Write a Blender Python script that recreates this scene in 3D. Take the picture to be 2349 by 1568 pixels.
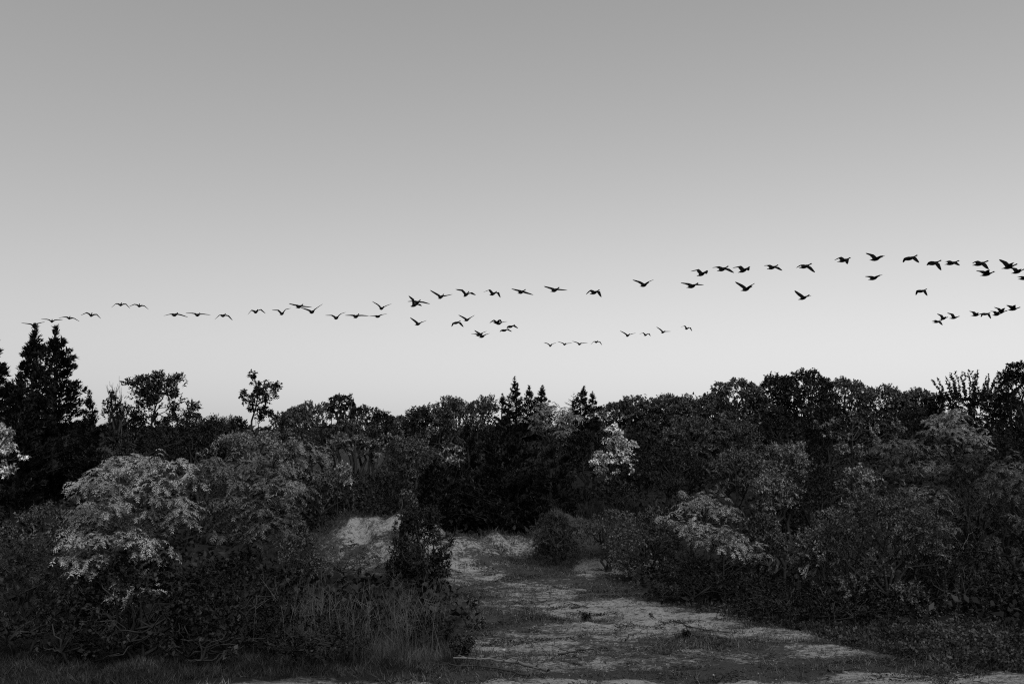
import bpy, math
import numpy as np

# ------------------------------------------------------------------ camera, sky, sun, exposure
SC = bpy.context.scene
for o in list(bpy.data.objects):
    bpy.data.objects.remove(o, do_unlink=True)
COL = SC.collection
CAM_Z = 4.2
LENS = 35.0
FPX = 2349 * LENS / 36.0                      # focal length in pixels of a 2349 px wide print
PITCH = math.atan(205.3 / FPX)                # the horizon lies 205 px below the middle of the print
cam_data = bpy.data.cameras.new('camera')
cam_data.sensor_width = 36.0
cam_data.lens = LENS
cam_data.clip_start = 0.1
cam_data.clip_end = 9000.0
cam = bpy.data.objects.new('camera', cam_data)
cam.location = (0, 0, CAM_Z)
cam.rotation_euler = (math.pi / 2 + PITCH, 0, 0)
COL.objects.link(cam)
SC.camera = cam

SUN_ELEV, SUN_AZ = 52.0, 148.0                 # soft light from behind the camera, a little to the right
world = bpy.data.worlds.new('World')
SC.world = world
world.use_nodes = True
nt = world.node_tree
sky = nt.nodes.new('ShaderNodeTexSky')
sky.sky_type = 'NISHITA'
sky.sun_disc = False
sky.sun_elevation = math.radians(SUN_ELEV)
sky.sun_rotation = math.radians(-SUN_AZ)
sky.dust_density = 0.0
sky.air_density = 1.0
sep = nt.nodes.new('ShaderNodeVectorMath')    # black-and-white film: one weight per channel
sep.operation = 'DOT_PRODUCT'
sep.inputs[1].default_value = (0.0, 0.0, 1.0)
nt.links.new(sky.outputs[0], sep.inputs[0])
nt.links.new(sep.outputs['Value'], nt.nodes['Background'].inputs[0])
nt.nodes['Background'].inputs[1].default_value = 0.092

sun_data = bpy.data.lights.new('sun', 'SUN')
sun_data.energy = 3.0
sun_data.angle = math.radians(30)
sun_data.color = (1.0, 1.0, 1.0)
sun = bpy.data.objects.new('sun', sun_data)
_e, _a = math.radians(SUN_ELEV), math.radians(SUN_AZ)
_to = (math.sin(_a) * math.cos(_e), math.cos(_a) * math.cos(_e), math.sin(_e))
import mathutils
sun.rotation_euler = mathutils.Vector(_to).to_track_quat('Z', 'Y').to_euler()
sun.location = (20, -50, 30)
COL.objects.link(sun)

SC.render.engine = 'CYCLES'
SC.view_settings.view_transform = 'Standard'
SC.view_settings.look = 'None'
SC.view_settings.exposure = 0.0
SC.view_settings.gamma = 1.0
SC.view_settings.use_curve_mapping = False
SC.cycles.use_denoising = False
SC.cycles.filter_width = 1.15
SC.cycles.max_bounces = 5
SC.cycles.diffuse_bounces = 3
SC.cycles.transparent_max_bounces = 4
SC.cycles.caustics_reflective = False
SC.cycles.caustics_refractive = False

# ------------------------------------------------------------------ helpers
def at(px, py, Y):
    """world point on the line of sight through print pixel (px, py), at distance Y"""
    u = (px - 1174.5) / FPX
    v = (784.0 - py) / FPX
    c, s = math.cos(PITCH), math.sin(PITCH)
    dx, dy, dz = u, c - s * v, s + c * v
    k = Y / dy
    return np.array([dx * k, Y, CAM_Z + dz * k])

def tag(o, label=None, cat=None, group=None, kind=None):
    if label: o['label'] = label
    if cat: o['category'] = cat
    if group: o['group'] = group
    if kind: o['kind'] = kind
    return o

def empty(name, loc):
    o = bpy.data.objects.new(name, None)
    o.location = tuple(float(v) for v in loc)
    o.empty_display_size = 0.3
    COL.objects.link(o)
    return o

def mesh_obj(name, V, loops, counts, mat, parent=None, smooth=False):
    """one mesh object from flat numpy arrays"""
    me = bpy.data.meshes.new(name)
    V = np.ascontiguousarray(V, dtype=np.float32).reshape(-1, 3)
    loops = np.ascontiguousarray(loops, dtype=np.int32).ravel()
    counts = np.ascontiguousarray(counts, dtype=np.int32).ravel()
    me.vertices.add(len(V)); me.vertices.foreach_set('co', V.ravel())
    me.loops.add(len(loops)); me.loops.foreach_set('vertex_index', loops)
    me.polygons.add(len(counts))
    me.polygons.foreach_set('loop_start', np.concatenate([[0], np.cumsum(counts)[:-1]]).astype(np.int32))
    if smooth:
        me.polygons.foreach_set('use_smooth', np.ones(len(counts), dtype=bool))
    me.update(calc_edges=True)
    me.validate()
    me.materials.append(mat)
    o = bpy.data.objects.new(name, me)
    COL.objects.link(o)
    if parent is not None: o.parent = parent
    return o

class Bag:
    """collects quads and triangles"""
    def __init__(s): s.V, s.L, s.C, s.n = [], [], [], 0
    def add(s, V, F):
        F = np.asarray(F, dtype=np.int64)
        s.V.append(np.asarray(V, float).reshape(-1, 3)); s.L.append((F + s.n).ravel())
        s.C.append(np.full(len(F), F.shape[1])); s.n += len(s.V[-1])
    def quads(s, Q):
        Q = np.asarray(Q, float).reshape(-1, 4, 3)
        s.add(Q, np.arange(len(Q) * 4).reshape(-1, 4))
    def build(s, name, mat, parent=None, smooth=False):
        if not s.V: return None
        return mesh_obj(name, np.concatenate(s.V), np.concatenate(s.L), np.concatenate(s.C), mat, parent, smooth)

def unit(a):
    return a / (np.linalg.norm(a, axis=-1, keepdims=True) + 1e-9)

def leaves(P, D, N, L, W, fold=0.18, wide=0.42):
    """kite leaves: base P, direction D, face normal N, length L, width W -> (n,4,3)"""
    D = unit(D); S = unit(np.cross(D, N)); N = np.cross(S, D)
    L = np.broadcast_to(np.asarray(L, float), (len(P),))[:, None]
    W = np.broadcast_to(np.asarray(W, float), (len(P),))[:, None]
    mid = P + D * L * wide
    return np.stack([P, mid + S * W * .5 + N * W * fold, P + D * L - N * L * .10, mid - S * W * .5 + N * W * fold], 1)

def tubes(paths, bag, sides=5):
    """tapered tubes: paths = list of (points (k,3), radii (k,))"""
    ang = np.arange(sides) * 2 * math.pi / sides
    for P, Rr in paths:
        P = np.asarray(P, float); Rr = np.asarray(Rr, float); k = len(P)
        T = unit(np.gradient(P, axis=0))
        ref = np.where(np.abs(T[:, 2:3]) > .9, np.array([[1., 0, 0]]), np.array([[0, 0, 1.]]))
        A = unit(np.cross(T, ref)); B = np.cross(T, A)
        V = P[:, None] + Rr[:, None, None] * (np.cos(ang)[None, :, None] * A[:, None] + np.sin(ang)[None, :, None] * B[:, None])
        i = np.arange(k - 1)[:, None] * sides; j = np.arange(sides)[None]; j2 = (j + 1) % sides
        F = np.stack([i + j, i + j2, i + sides + j2, i + sides + j], -1).reshape(-1, 4)
        bag.add(V.reshape(-1, 3), F)

def thin_sticks(A, B, r, bag):
    """many straight three-sided sticks from A to B (n,3)"""
    T = unit(B - A); ref = np.where(np.abs(T[:, 2:3]) > .9, np.array([[1., 0, 0]]), np.array([[0, 0, 1.]]))
    X = unit(np.cross(T, ref)); Y = np.cross(T, X)
    r = np.broadcast_to(np.asarray(r, float), (len(A),))[:, None]
    ring = []
    for a in (0, 2.094, 4.189):
        ring.append(math.cos(a) * X + math.sin(a) * Y)
    V = np.stack([A + ring[0] * r, A + ring[1] * r, A + ring[2] * r, B + ring[0] * r * .5, B + ring[1] * r * .5, B + ring[2] * r * .5], 1)
    f = np.array([[0, 1, 4, 3], [1, 2, 5, 4], [2, 0, 3, 5]])
    F = (np.arange(len(A))[:, None, None] * 6 + f[None]).reshape(-1, 4)
    bag.add(V.reshape(-1, 3), F)

def curve_path(a, b, sag, rng, k=5, wob=.06):
    """bent path from a to b"""
    t = np.linspace(0, 1, k)[:, None]
    L = np.linalg.norm(b - a)
    P = a + (b - a) * t
    P = P + np.array([0, 0, 1.]) * (np.sin(t * math.pi) * sag * L)
    n = rng.normal(size=(k, 3)) * wob * L; n[0] = 0; n[-1] = 0
    return P + n

def fnoise(P, seed, freq):
    """cheap smooth 3-D noise in -1..1"""
    r = np.random.default_rng(seed); s = 0
    for i in range(4):
        w = unit(r.normal(size=3)) * freq * (1 + .7 * i); ph = r.uniform(0, 6.28)
        s = s + np.sin(P @ w + ph + 1.3 * np.sin(P @ np.roll(w, 1) * .7 + ph * 2)) / (1 + .5 * i)
    return s / 2.2

# ------------------------------------------------------------------ materials
def new_mat(name):
    m = bpy.data.materials.new(name); m.use_nodes = True
    n = m.node_tree
    return m, n, n.nodes['Principled BSDF'], n.nodes['Material Output']

def foliage(name, alb, spread=.25, rough=.45, trans=.1, spec=.1):
    m, n, p, out = new_mat(name)
    geo = n.nodes.new('ShaderNodeNewGeometry')
    tc = n.nodes.new('ShaderNodeTexCoord')
    nz = n.nodes.new('ShaderNodeTexNoise'); nz.inputs['Scale'].default_value = 1.6; nz.inputs['Detail'].default_value = 3
    n.links.new(tc.outputs['Object'], nz.inputs['Vector'])
    mr = n.nodes.new('ShaderNodeMapRange')
    mr.inputs['To Min'].default_value = 1 - spread; mr.inputs['To Max'].default_value = 1 + spread
    n.links.new(geo.outputs['Random Per Island'], mr.inputs['Value'])
    mr2 = n.nodes.new('ShaderNodeMapRange')
    mr2.inputs['From Min'].default_value = .3; mr2.inputs['From Max'].default_value = .7
    mr2.inputs['To Min'].default_value = .35; mr2.inputs['To Max'].default_value = 1.75
    n.links.new(nz.outputs['Fac'], mr2.inputs['Value'])
    mu = n.nodes.new('ShaderNodeMath'); mu.operation = 'MULTIPLY'
    n.links.new(mr.outputs[0], mu.inputs[0]); n.links.new(mr2.outputs[0], mu.inputs[1])
    mu2 = n.nodes.new('ShaderNodeMath'); mu2.operation = 'MULTIPLY'; mu2.inputs[1].default_value = alb
    n.links.new(mu.outputs[0], mu2.inputs[0])
    n.links.new(mu2.outputs[0], p.inputs['Base Color'])
    p.inputs['Roughness'].default_value = rough
    p.inputs['Specular IOR Level'].default_value = spec
    tr = n.nodes.new('ShaderNodeBsdfTranslucent'); n.links.new(mu2.outputs[0], tr.inputs['Color'])
    mx = n.nodes.new('ShaderNodeMixShader'); mx.inputs[0].default_value = trans
    n.links.new(p.outputs[0], mx.inputs[1]); n.links.new(tr.outputs[0], mx.inputs[2])
    n.links.new(mx.outputs[0], out.inputs['Surface'])
    return m

def plain(name, alb, rough=.8, var=.3, scale=8.):
    m, n, p, out = new_mat(name)
    tc = n.nodes.new('ShaderNodeTexCoord')
    nz = n.nodes.new('ShaderNodeTexNoise'); nz.inputs['Scale'].default_value = scale; nz.inputs['Detail'].default_value = 4
    n.links.new(tc.outputs['Object'], nz.inputs['Vector'])
    mr = n.nodes.new('ShaderNodeMapRange'); mr.inputs['From Min'].default_value = .3; mr.inputs['From Max'].default_value = .7
    mr.inputs['To Min'].default_value = alb * (1 - var); mr.inputs['To Max'].default_value = alb * (1 + var)
    n.links.new(nz.outputs['Fac'], mr.inputs['Value']); n.links.new(mr.outputs[0], p.inputs['Base Color'])
    p.inputs['Roughness'].default_value = rough; p.inputs['Specular IOR Level'].default_value = .2
    return m

TONE = {'black': foliage('foliage_cedar_dark_and_shade', .011), 'dark': foliage('foliage_dark', .018),  # black, dark: dark foliage, deepened to carry the shade low in front
        'mid': foliage('foliage_mid', .060, spec=.2), 'light': foliage('foliage_light', .125, spec=.25),
        'pale': foliage('foliage_pale', .19, spec=.25), 'bright': foliage('foliage_bright', .47, .3)}
BARK = plain('bark', .025); BARK_PALE = plain('bark_pale', .11); DRY = foliage('dry_stem', .06, .4)
PALE_STICK = plain('pale_dead_wood', .25); FEATHER = plain('dark_feathers', .006, 1.0, .2)
FEATHER.node_tree.nodes['Principled BSDF'].inputs['Specular IOR Level'].default_value = 0.0

# ------------------------------------------------------------------ ground
def sstep(a, b, x):
    t = np.clip((x - a) / (b - a), 0, 1); return t * t * (3 - 2 * t)

RX = np.array([-30, -9, -6.6, -5.4, -4.3, -3.4, -2.4, -1.4, -.4, .5, 1.0, 1.6, 2.2, 3.0, 4.0, 6, 30])
RH = np.array([.5, .6, .9, 1.35, 1.62, 1.5, 1.25, 1.05, .85, .82, 1.2, 1.5, 1.4, 1.0, .85, .7, .6])

def terrain(x, y):
    x = np.asarray(x, float); y = np.asarray(y, float)
    P = np.stack([x, y, np.zeros_like(x)], -1)
    rise = 1.1 + 1.5 * sstep(-9, 3, x)
    back = rise * sstep(33, 47, y) * (1 - sstep(70, 120, y))
    wav = .22 * fnoise(P, 3, .33) + .16 * fnoise(P, 4, 1.3) + .07 * fnoise(P, 9, 3.5)
    yr = 32.0 + .5 * np.sin(x * .8)
    s = np.where(y < yr, .85, 2.2)
    ridge = np.interp(x, RX, RH) * np.exp(-((y - yr) / s) ** 2) * (1 + wav)
    ridge = ridge + sstep(.35, .8, ridge) * (.10 * fnoise(P, 17, 3.2) + .07 * fnoise(P, 18, 7.5))
    rut = fnoise(np.stack([x * 1.0 + y * .35, y * .18 - x * .06, 0 * x], -1), 12, 4.5)
    micro = .05 * fnoise(P, 5, 1.7) + .03 * fnoise(P, 6, 5.) + .022 * fnoise(P, 7, 11.) + .02 * rut
    far = sstep(60, 150, np.hypot(x, y))
    return np.maximum(back, 0) + ridge * (1 - .5 * sstep(33, 40, y)) + micro * (1 - far) - 1.0 * far

BLOBS = [(-1.1, 29.6, 1.3, 2.4, .75), (.6, 27., 2.0, 2.0, .7), (-.2, 24.8, 1.3, 1.2, .6), (2.2, 24.2, 2.3, 1.5, 1.), (3.7, 22.8, 1.9, 1.3, 1.), (2.2, 21.6, 2.0, 1.2, .9),
         (5.1, 21.2, 1.5, 1.0, .8), (.7, 20.3, 2.4, 1.5, .7), (.2, 18.6, 2.2, .9, .65), (3.0, 19.0, 2.5, .8, .6), (6.2, 19.6, 1.5, .7, .75), (-4.5, 32.0, 1.3, .55, 1.2), (-3.6, 32.0, .8, .5, 1.1), (-5.6, 31.7, .9, .5, .9), (-4.4, 31.0, 1.1, .6, .75), (-4.2, 30.0, .9, .6, .85),  # left bank crest: bare sand, toned up further for its lit top
         (-2.1, 31.2, 1.2, .8, .7), (-.4, 31.8, 1.6, .7, .75), (2.6, 30.6, 1.0, .9, 1.), (2.3, 29.6, .9, .6, .6)]

def sandiness(x, y):
    s = np.zeros_like(x)
    for bx, by, rx, ry, k in BLOBS:
        d = np.sqrt(((x - bx) / rx) ** 2 + ((y - by) / ry) ** 2)
        s = np.maximum(s, k * (1 - sstep(.45, 1.25, d)))
    P = np.stack([x, y, np.zeros_like(x)], -1)
    edge = 17.45 + .12 * np.sin(x * 1.3) + .08 * np.sin(x * 3.1 + 1) - .55 * (1 - sstep(-5.5, -3.8, x)) + .5 * sstep(4.5, 7, x)
    s = np.maximum(s, .95 * (1 - sstep(edge - .35, edge + .2, y)))
    return np.clip(s + .25 * fnoise(P, 8, 1.6) * sstep(.05, .5, s), 0, 1)

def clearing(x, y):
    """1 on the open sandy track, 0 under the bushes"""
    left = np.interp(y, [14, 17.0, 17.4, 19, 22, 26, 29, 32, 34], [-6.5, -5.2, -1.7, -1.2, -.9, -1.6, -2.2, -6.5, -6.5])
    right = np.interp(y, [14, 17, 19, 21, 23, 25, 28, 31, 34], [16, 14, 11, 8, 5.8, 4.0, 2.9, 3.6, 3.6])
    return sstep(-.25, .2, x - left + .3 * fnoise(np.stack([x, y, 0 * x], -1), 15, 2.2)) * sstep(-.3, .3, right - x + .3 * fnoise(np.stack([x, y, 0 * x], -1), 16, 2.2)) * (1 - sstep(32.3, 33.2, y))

def axis(parts, lo, hi):
    v = np.concatenate([np.arange(a, b, st) for a, b, st in parts])
    g1, a = [], v[0]; st = .5
    while a > lo: a -= st; st *= 1.35; g1.append(a)
    g2, a = [], v[-1]; st = .5
    while a < hi: a += st; st *= 1.35; g2.append(a)
    return np.concatenate([g1[::-1], v, g2])

gx = axis([(-20, -7, .25), (-7, 11, .085), (11, 22, .25)], -5000, 5000)
gy = axis([(2, 15, .4), (15, 33.5, .085), (33.5, 75, .4)], -600, 7000)
GX, GY = np.meshgrid(gx, gy)
GZ = terrain(GX.ravel(), GY.ravel()).reshape(GX.shape)
SAND = sandiness(GX.ravel(), GY.ravel())
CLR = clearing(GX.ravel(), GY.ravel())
ny, nx = GX.shape
ii = (np.arange(ny - 1)[:, None] * nx + np.arange(nx - 1)[None]).ravel()
GF = np.stack([ii, ii + 1, ii + nx + 1, ii + nx], -1)

def ground_material():
    m, n, p, out = new_mat('sandy_ground')
    def nd(t, **k):
        o = n.nodes.new(t)
        for a, b in k.items(): o.inputs[a].default_value = b
        return o
    geo = nd('ShaderNodeNewGeometry')
    at_s = nd('ShaderNodeAttribute'); at_s.attribute_name = 'sand'
    at_c = nd('ShaderNodeAttribute'); at_c.attribute_name = 'open'
    n1 = nd('ShaderNodeTexNoise', Scale=1.1, Detail=8, Roughness=.72)
    n2 = nd('ShaderNodeTexNoise', Scale=9., Detail=6, Roughness=.7)
    n3 = nd('ShaderNodeTexNoise', Scale=60., Detail=3, Roughness=.7)
    mp = nd('ShaderNodeMapping'); mp.inputs['Scale'].default_value = (1, 2.2, 1)
    n.links.new(geo.outputs['Position'], mp.inputs['Vector'])
    for a in (n1, n2): n.links.new(mp.outputs[0], a.inputs['Vector'])
    n.links.new(geo.outputs['Position'], n3.inputs['Vector'])
    def math_(op, a, b):
        o = n.nodes.new('ShaderNodeMath'); o.operation = op
        for i, v in enumerate((a, b)):
            if isinstance(v, (int, float)): o.inputs[i].default_value = v
            else: n.links.new(v, o.inputs[i])
        return o.outputs[0]
    mix = math_('ADD', math_('MULTIPLY', n1.outputs['Fac'], 2.3), math_('MULTIPLY', n2.outputs['Fac'], 2.2))
    v = math_('ADD', math_('MULTIPLY', at_s.outputs['Fac'], .8), math_('SUBTRACT', mix, 2.42))
    mr = nd('ShaderNodeMapRange'); mr.interpolation_type = 'SMOOTHSTEP'
    mr.inputs['From Min'].default_value = .15; mr.inputs['From Max'].default_value = .75
    mr.inputs['To Min'].default_value = .048; mr.inputs['To Max'].default_value = .275
    n.links.new(v, mr.inputs['Value'])
    g = nd('ShaderNodeMapRange'); g.inputs['From Min'].default_value = .25; g.inputs['From Max'].default_value = .75
    g.inputs['To Min'].default_value = .75; g.inputs['To Max'].default_value = 1.25
    n.links.new(n3.outputs['Fac'], g.inputs['Value'])
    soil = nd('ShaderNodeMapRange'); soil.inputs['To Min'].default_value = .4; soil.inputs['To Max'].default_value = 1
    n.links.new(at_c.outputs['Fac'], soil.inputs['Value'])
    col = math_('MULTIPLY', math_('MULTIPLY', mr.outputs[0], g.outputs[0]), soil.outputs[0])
    n.links.new(col, p.inputs['Base Color'])
    p.inputs['Roughness'].default_value = .95; p.inputs['Specular IOR Level'].default_value = .1
    bp = nd('ShaderNodeBump', Strength=1., Distance=.09)
    n.links.new(math_('ADD', n2.outputs['Fac'], math_('MULTIPLY', n3.outputs['Fac'], .35)), bp.inputs['Height'])
    n.links.new(bp.outputs[0], p.inputs['Normal'])
    return m

ground = mesh_obj('ground', np.stack([GX.ravel(), GY.ravel(), GZ.ravel()], -1), GF, np.full(len(GF), 4), ground_material(), smooth=True)
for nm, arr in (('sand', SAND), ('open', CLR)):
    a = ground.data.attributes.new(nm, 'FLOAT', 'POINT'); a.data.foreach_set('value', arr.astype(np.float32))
tag(ground, 'sandy track with thin grass and low sand banks', 'ground', kind='structure')

# ------------------------------------------------------------------ plants
def ground_at(x, y):
    return float(terrain(np.array([x]), np.array([y]))[0])

def fit_box(P, r, z0, z1, ry, q=(1.0, 99.3)):
    """stretch points so the crown fills the wanted box"""
    lo, hi = np.percentile(P, q[0], axis=0), np.percentile(P, q[1], axis=0)
    S = np.array([2 * r, 2 * ry, z1 - z0]) / np.maximum(hi - lo, 1e-3)
    off = np.array([-r, -ry, z0]) - lo * S
    return S, off

def make_lobes(rng, r, ry, z0, z1, n, size=.42):
    """leaf masses spread through the crown"""
    h = z1 - z0; out = [(np.array([rng.normal() * .1 * r, rng.normal() * .1 * ry, z0 + .52 * h]), np.array([.55 * r, .55 * ry, .42 * h]))]
    for i in range(n):
        a = i * 2.4 + rng.uniform(-.5, .5); u = rng.uniform(-.75, .95)
        c = math.sqrt(max(0, 1 - u * u)) * rng.uniform(.55, .8)
        s = size * rng.uniform(.6, 1.2)
        out.append((np.array([math.cos(a) * c * r, math.sin(a) * c * ry, z0 + h * (.5 + .36 * u)]),
                    np.array([s * r, s * ry, s * .75 * min(h, 2.2 * r) * .62])))
    return out

def lobe_tips(rng, lobes, n):
    """points on the skins of the lobes, with the outward directions"""
    w = np.array([l[1][0] * l[1][2] for l in lobes]); k = rng.choice(len(lobes), n, p=w / w.sum())
    C = np.array([l[0] for l in lobes])[k]; Rr = np.array([l[1] for l in lobes])[k]
    D = unit(rng.normal(size=(n, 3)) + np.array([0, 0, .75]))
    rad = rng.uniform(.6, 1.05, (n, 1)) ** .5
    return C + D * Rr * rad, D, C

def limbs(rng, base, lobes, r0, z_fork, lean=(0, 0), stems=3, tips=None):
    paths = [(np.array([[0, 0, -.2], [0, 0, -.05], [0, 0, .1]]), np.array([r0 * 1.9, r0 * 1.7, r0 * 1.1]))]
    for s in range(stems):
        a = s * 6.28 / stems + rng.uniform(0, 1)
        b0 = np.array([math.cos(a) * .002, math.sin(a) * .002, -.15])
        fork = np.array([lean[0] + math.cos(a) * .12 * stems, lean[1] + math.sin(a) * .12 * stems, z_fork * rng.uniform(.7, 1.1)])
        paths.append((curve_path(b0, fork, 0, rng, 6, .05), np.linspace(r0, r0 * .6, 6)))
        for c, rr in lobes[s::stems]:
            paths.append((curve_path(fork, c, .08, rng, 6, .06), np.linspace(r0 * .55, r0 * .16, 6)))
            for q in range(1):
                e = c + unit(rng.normal(size=3) + [0, 0, .4]) * rr * .8
                paths.append((curve_path(c + (fork - c) * .2, e, .05, rng, 4, .08), np.linspace(r0 * .18, .006, 4)))
    return paths

def leafy_leaves(rng, lobes, n, L, W, per=13, tw=.38, gap=.0, droop=.25, up=.9, seed=0):
    nt_ = max(8, n // per)
    T, D, C = lobe_tips(rng, lobes, int(nt_ * (1.6 if gap else 1)))
    if gap:
        keep = fnoise(T, seed + 11, 2.6 / max(.4, lobes[0][1][0])) > (gap - 1) * .9
        T, D, C = T[keep], D[keep], C[keep]
    T = T[:nt_]; D = D[:nt_]; nt_ = len(T)
    D = unit(D + rng.normal(size=D.shape) * .45 + np.array([0, 0, .3]))
    t = (np.arange(per) + rng.uniform(0, 1, (nt_, per))) / per
    tl = tw * rng.uniform(.6, 1.3, (nt_, 1))
    B = T[:, None] + D[:, None] * ((t - .7) * tl)[..., None] - np.array([0, 0, 1.]) * (t ** 2 * tl * droop * .5)[..., None]
    LD = unit(D[:, None] * .6 + rng.normal(size=(nt_, per, 3)) * .75 + np.array([0, 0, -droop]))
    N = unit(rng.normal(size=(nt_, per, 3)) * .55 + np.array([0, 0, up]) + D[:, None] * .45)
    sz = rng.uniform(.65, 1.25, nt_ * per)
    Q = leaves(B.reshape(-1, 3), LD.reshape(-1, 3), N.reshape(-1, 3), L * sz, W * sz)
    tw_a = T - D * tl * .7; tw_b = T + D * tl * .3
    return Q, (tw_a, tw_b)

def frond_leaves(rng, lobes, n_frond, fl=.45, pairs=8, L=.11, W=.034, droop=1.0, up=.8):
    """compound leaves: arching rachis with hanging leaflets"""
    T, D, C = lobe_tips(rng, lobes, max(3, n_frond // 4))
    T = np.repeat(T, 4, 0); D = np.repeat(D, 4, 0); n_frond = len(T)
    T = T + rng.normal(size=T.shape) * .05
    rot = rng.uniform(0, 6.28, n_frond)
    H = unit(np.stack([D[:, 0] + np.cos(rot) * .9, D[:, 1] + np.sin(rot) * .9, np.zeros(n_frond)], -1))
    k = rng.uniform(.7, 1.25, (n_frond, 1, 1)) * fl
    t = np.linspace(.18, 1, pairs)[None, :, None]
    pos = T[:, None] + k * (H[:, None] * (t - .12 * t * t) + np.array([0, 0, 1.]) * (up * t - droop * t * t))
    tan = unit(H[:, None] * (1 - .24 * t) + np.array([0, 0, 1.]) * (up - 2 * droop * t))
    side = unit(np.cross(tan, np.array([0, 0, 1.])))
    out = []
    for s in (1, -1):
        Dd = unit(side * s * .8 + tan * .45 + np.array([0, 0, -.55]) + rng.normal(size=pos.shape) * .3)
        Nn = unit(np.cross(tan, Dd) * s + np.array([0, 0, .25]))
        sz = (1.05 - .45 * np.abs(t - .5) * 1.4) * rng.uniform(.8, 1.2, pos.shape[:2])[..., None]
        out.append(leaves(pos.reshape(-1, 3), Dd.reshape(-1, 3), Nn.reshape(-1, 3), (L * sz).reshape(-1), (W * sz).reshape(-1), .12, .38))
    return np.concatenate(out), (pos[:, 0], pos[:, pairs // 2])

def cedar_leaves(rng, h, r, ry, n_br, z0=.0, tuft=.16, seed=0, shape=.75, per=7):
    """ascending sprays of a juniper; returns needle kites and branch lines"""
    nm = int(np.clip(n_br / 3.5, 45, 190))
    tm = (np.arange(nm) + rng.uniform(0, 1, nm)) / nm; tm = tm ** .9; am = np.arange(nm) * 2.4 + rng.uniform(-.4, .4, nm)
    lm = rng.uniform(.5, 1.18, nm)
    k = rng.choice(nm, n_br, p=(1.15 - tm) / (1.15 - tm).sum())
    t = np.clip(tm[k] + rng.normal(size=n_br) * .012, 0, 1); a = am[k] + rng.normal(size=n_br) * .13
    s_ = 1 - t
    env = s_ ** shape if shape < .5 else np.minimum(s_ / .36, 1) ** 1.1 * .62 + .38 * s_
    env = env * (.35 + .65 * np.clip(t / .12, 0, 1))
    ln = env * lm[k] * rng.uniform(.78, 1.03, n_br)
    zb = z0 + t * (h - z0) * .93
    asc = .55 + .55 * t
    O = np.stack([np.cos(a) * r, np.sin(a) * ry, np.zeros(n_br)], -1)
    tipz = (ln * r * asc * .55)
    B = np.stack([np.zeros(n_br), np.zeros(n_br), zb - tipz * .6], -1)
    E_ = O * ln[:, None] + np.stack([np.zeros(n_br)] * 2 + [zb + tipz * .4], -1)
    m = 9
    s = rng.uniform(.25, 1., (n_br, m)) ** .7
    Dbr = unit(E_ - B)
    P = B[:, None] + (E_ - B)[:, None] * s[..., None] + rng.normal(size=(n_br, m, 3)) * (.02 + .11 * r * (1 - s))[..., None]
    P = P.reshape(-1, 3); Db = np.repeat(Dbr, m, 0)
    td = unit(Db * .7 + np.array([0, 0, .75]) + rng.normal(size=P.shape) * .35)
    nl = max(12, int(6 * h)); zl = rng.uniform(.86, 1.0, nl)      # the leading shoot
    lead = np.stack([rng.normal(size=nl) * .018 * (1.1 - zl) * 8, rng.normal(size=nl) * .018 * (1.1 - zl) * 8, z0 + zl * (h - z0) * 1.0], -1)
    P = np.concatenate([P, lead]); td = np.concatenate([td, unit(rng.normal(size=(nl, 3)) * .35 + [0, 0, 1.])])
    PP = np.repeat(P, per, 0); DD = unit(np.repeat(td, per, 0) + rng.normal(size=PP.shape) * .3)
    PP = PP + DD * rng.uniform(-.3, .45, (len(PP), 1)) * tuft
    NN = rng.normal(size=PP.shape) + np.array([0, 0, .4])
    sz = rng.uniform(.6, 1.3, len(PP))
    return leaves(PP, DD, NN, tuft * sz, tuft * .26 * sz, .1, .5), (B, E_)

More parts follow.
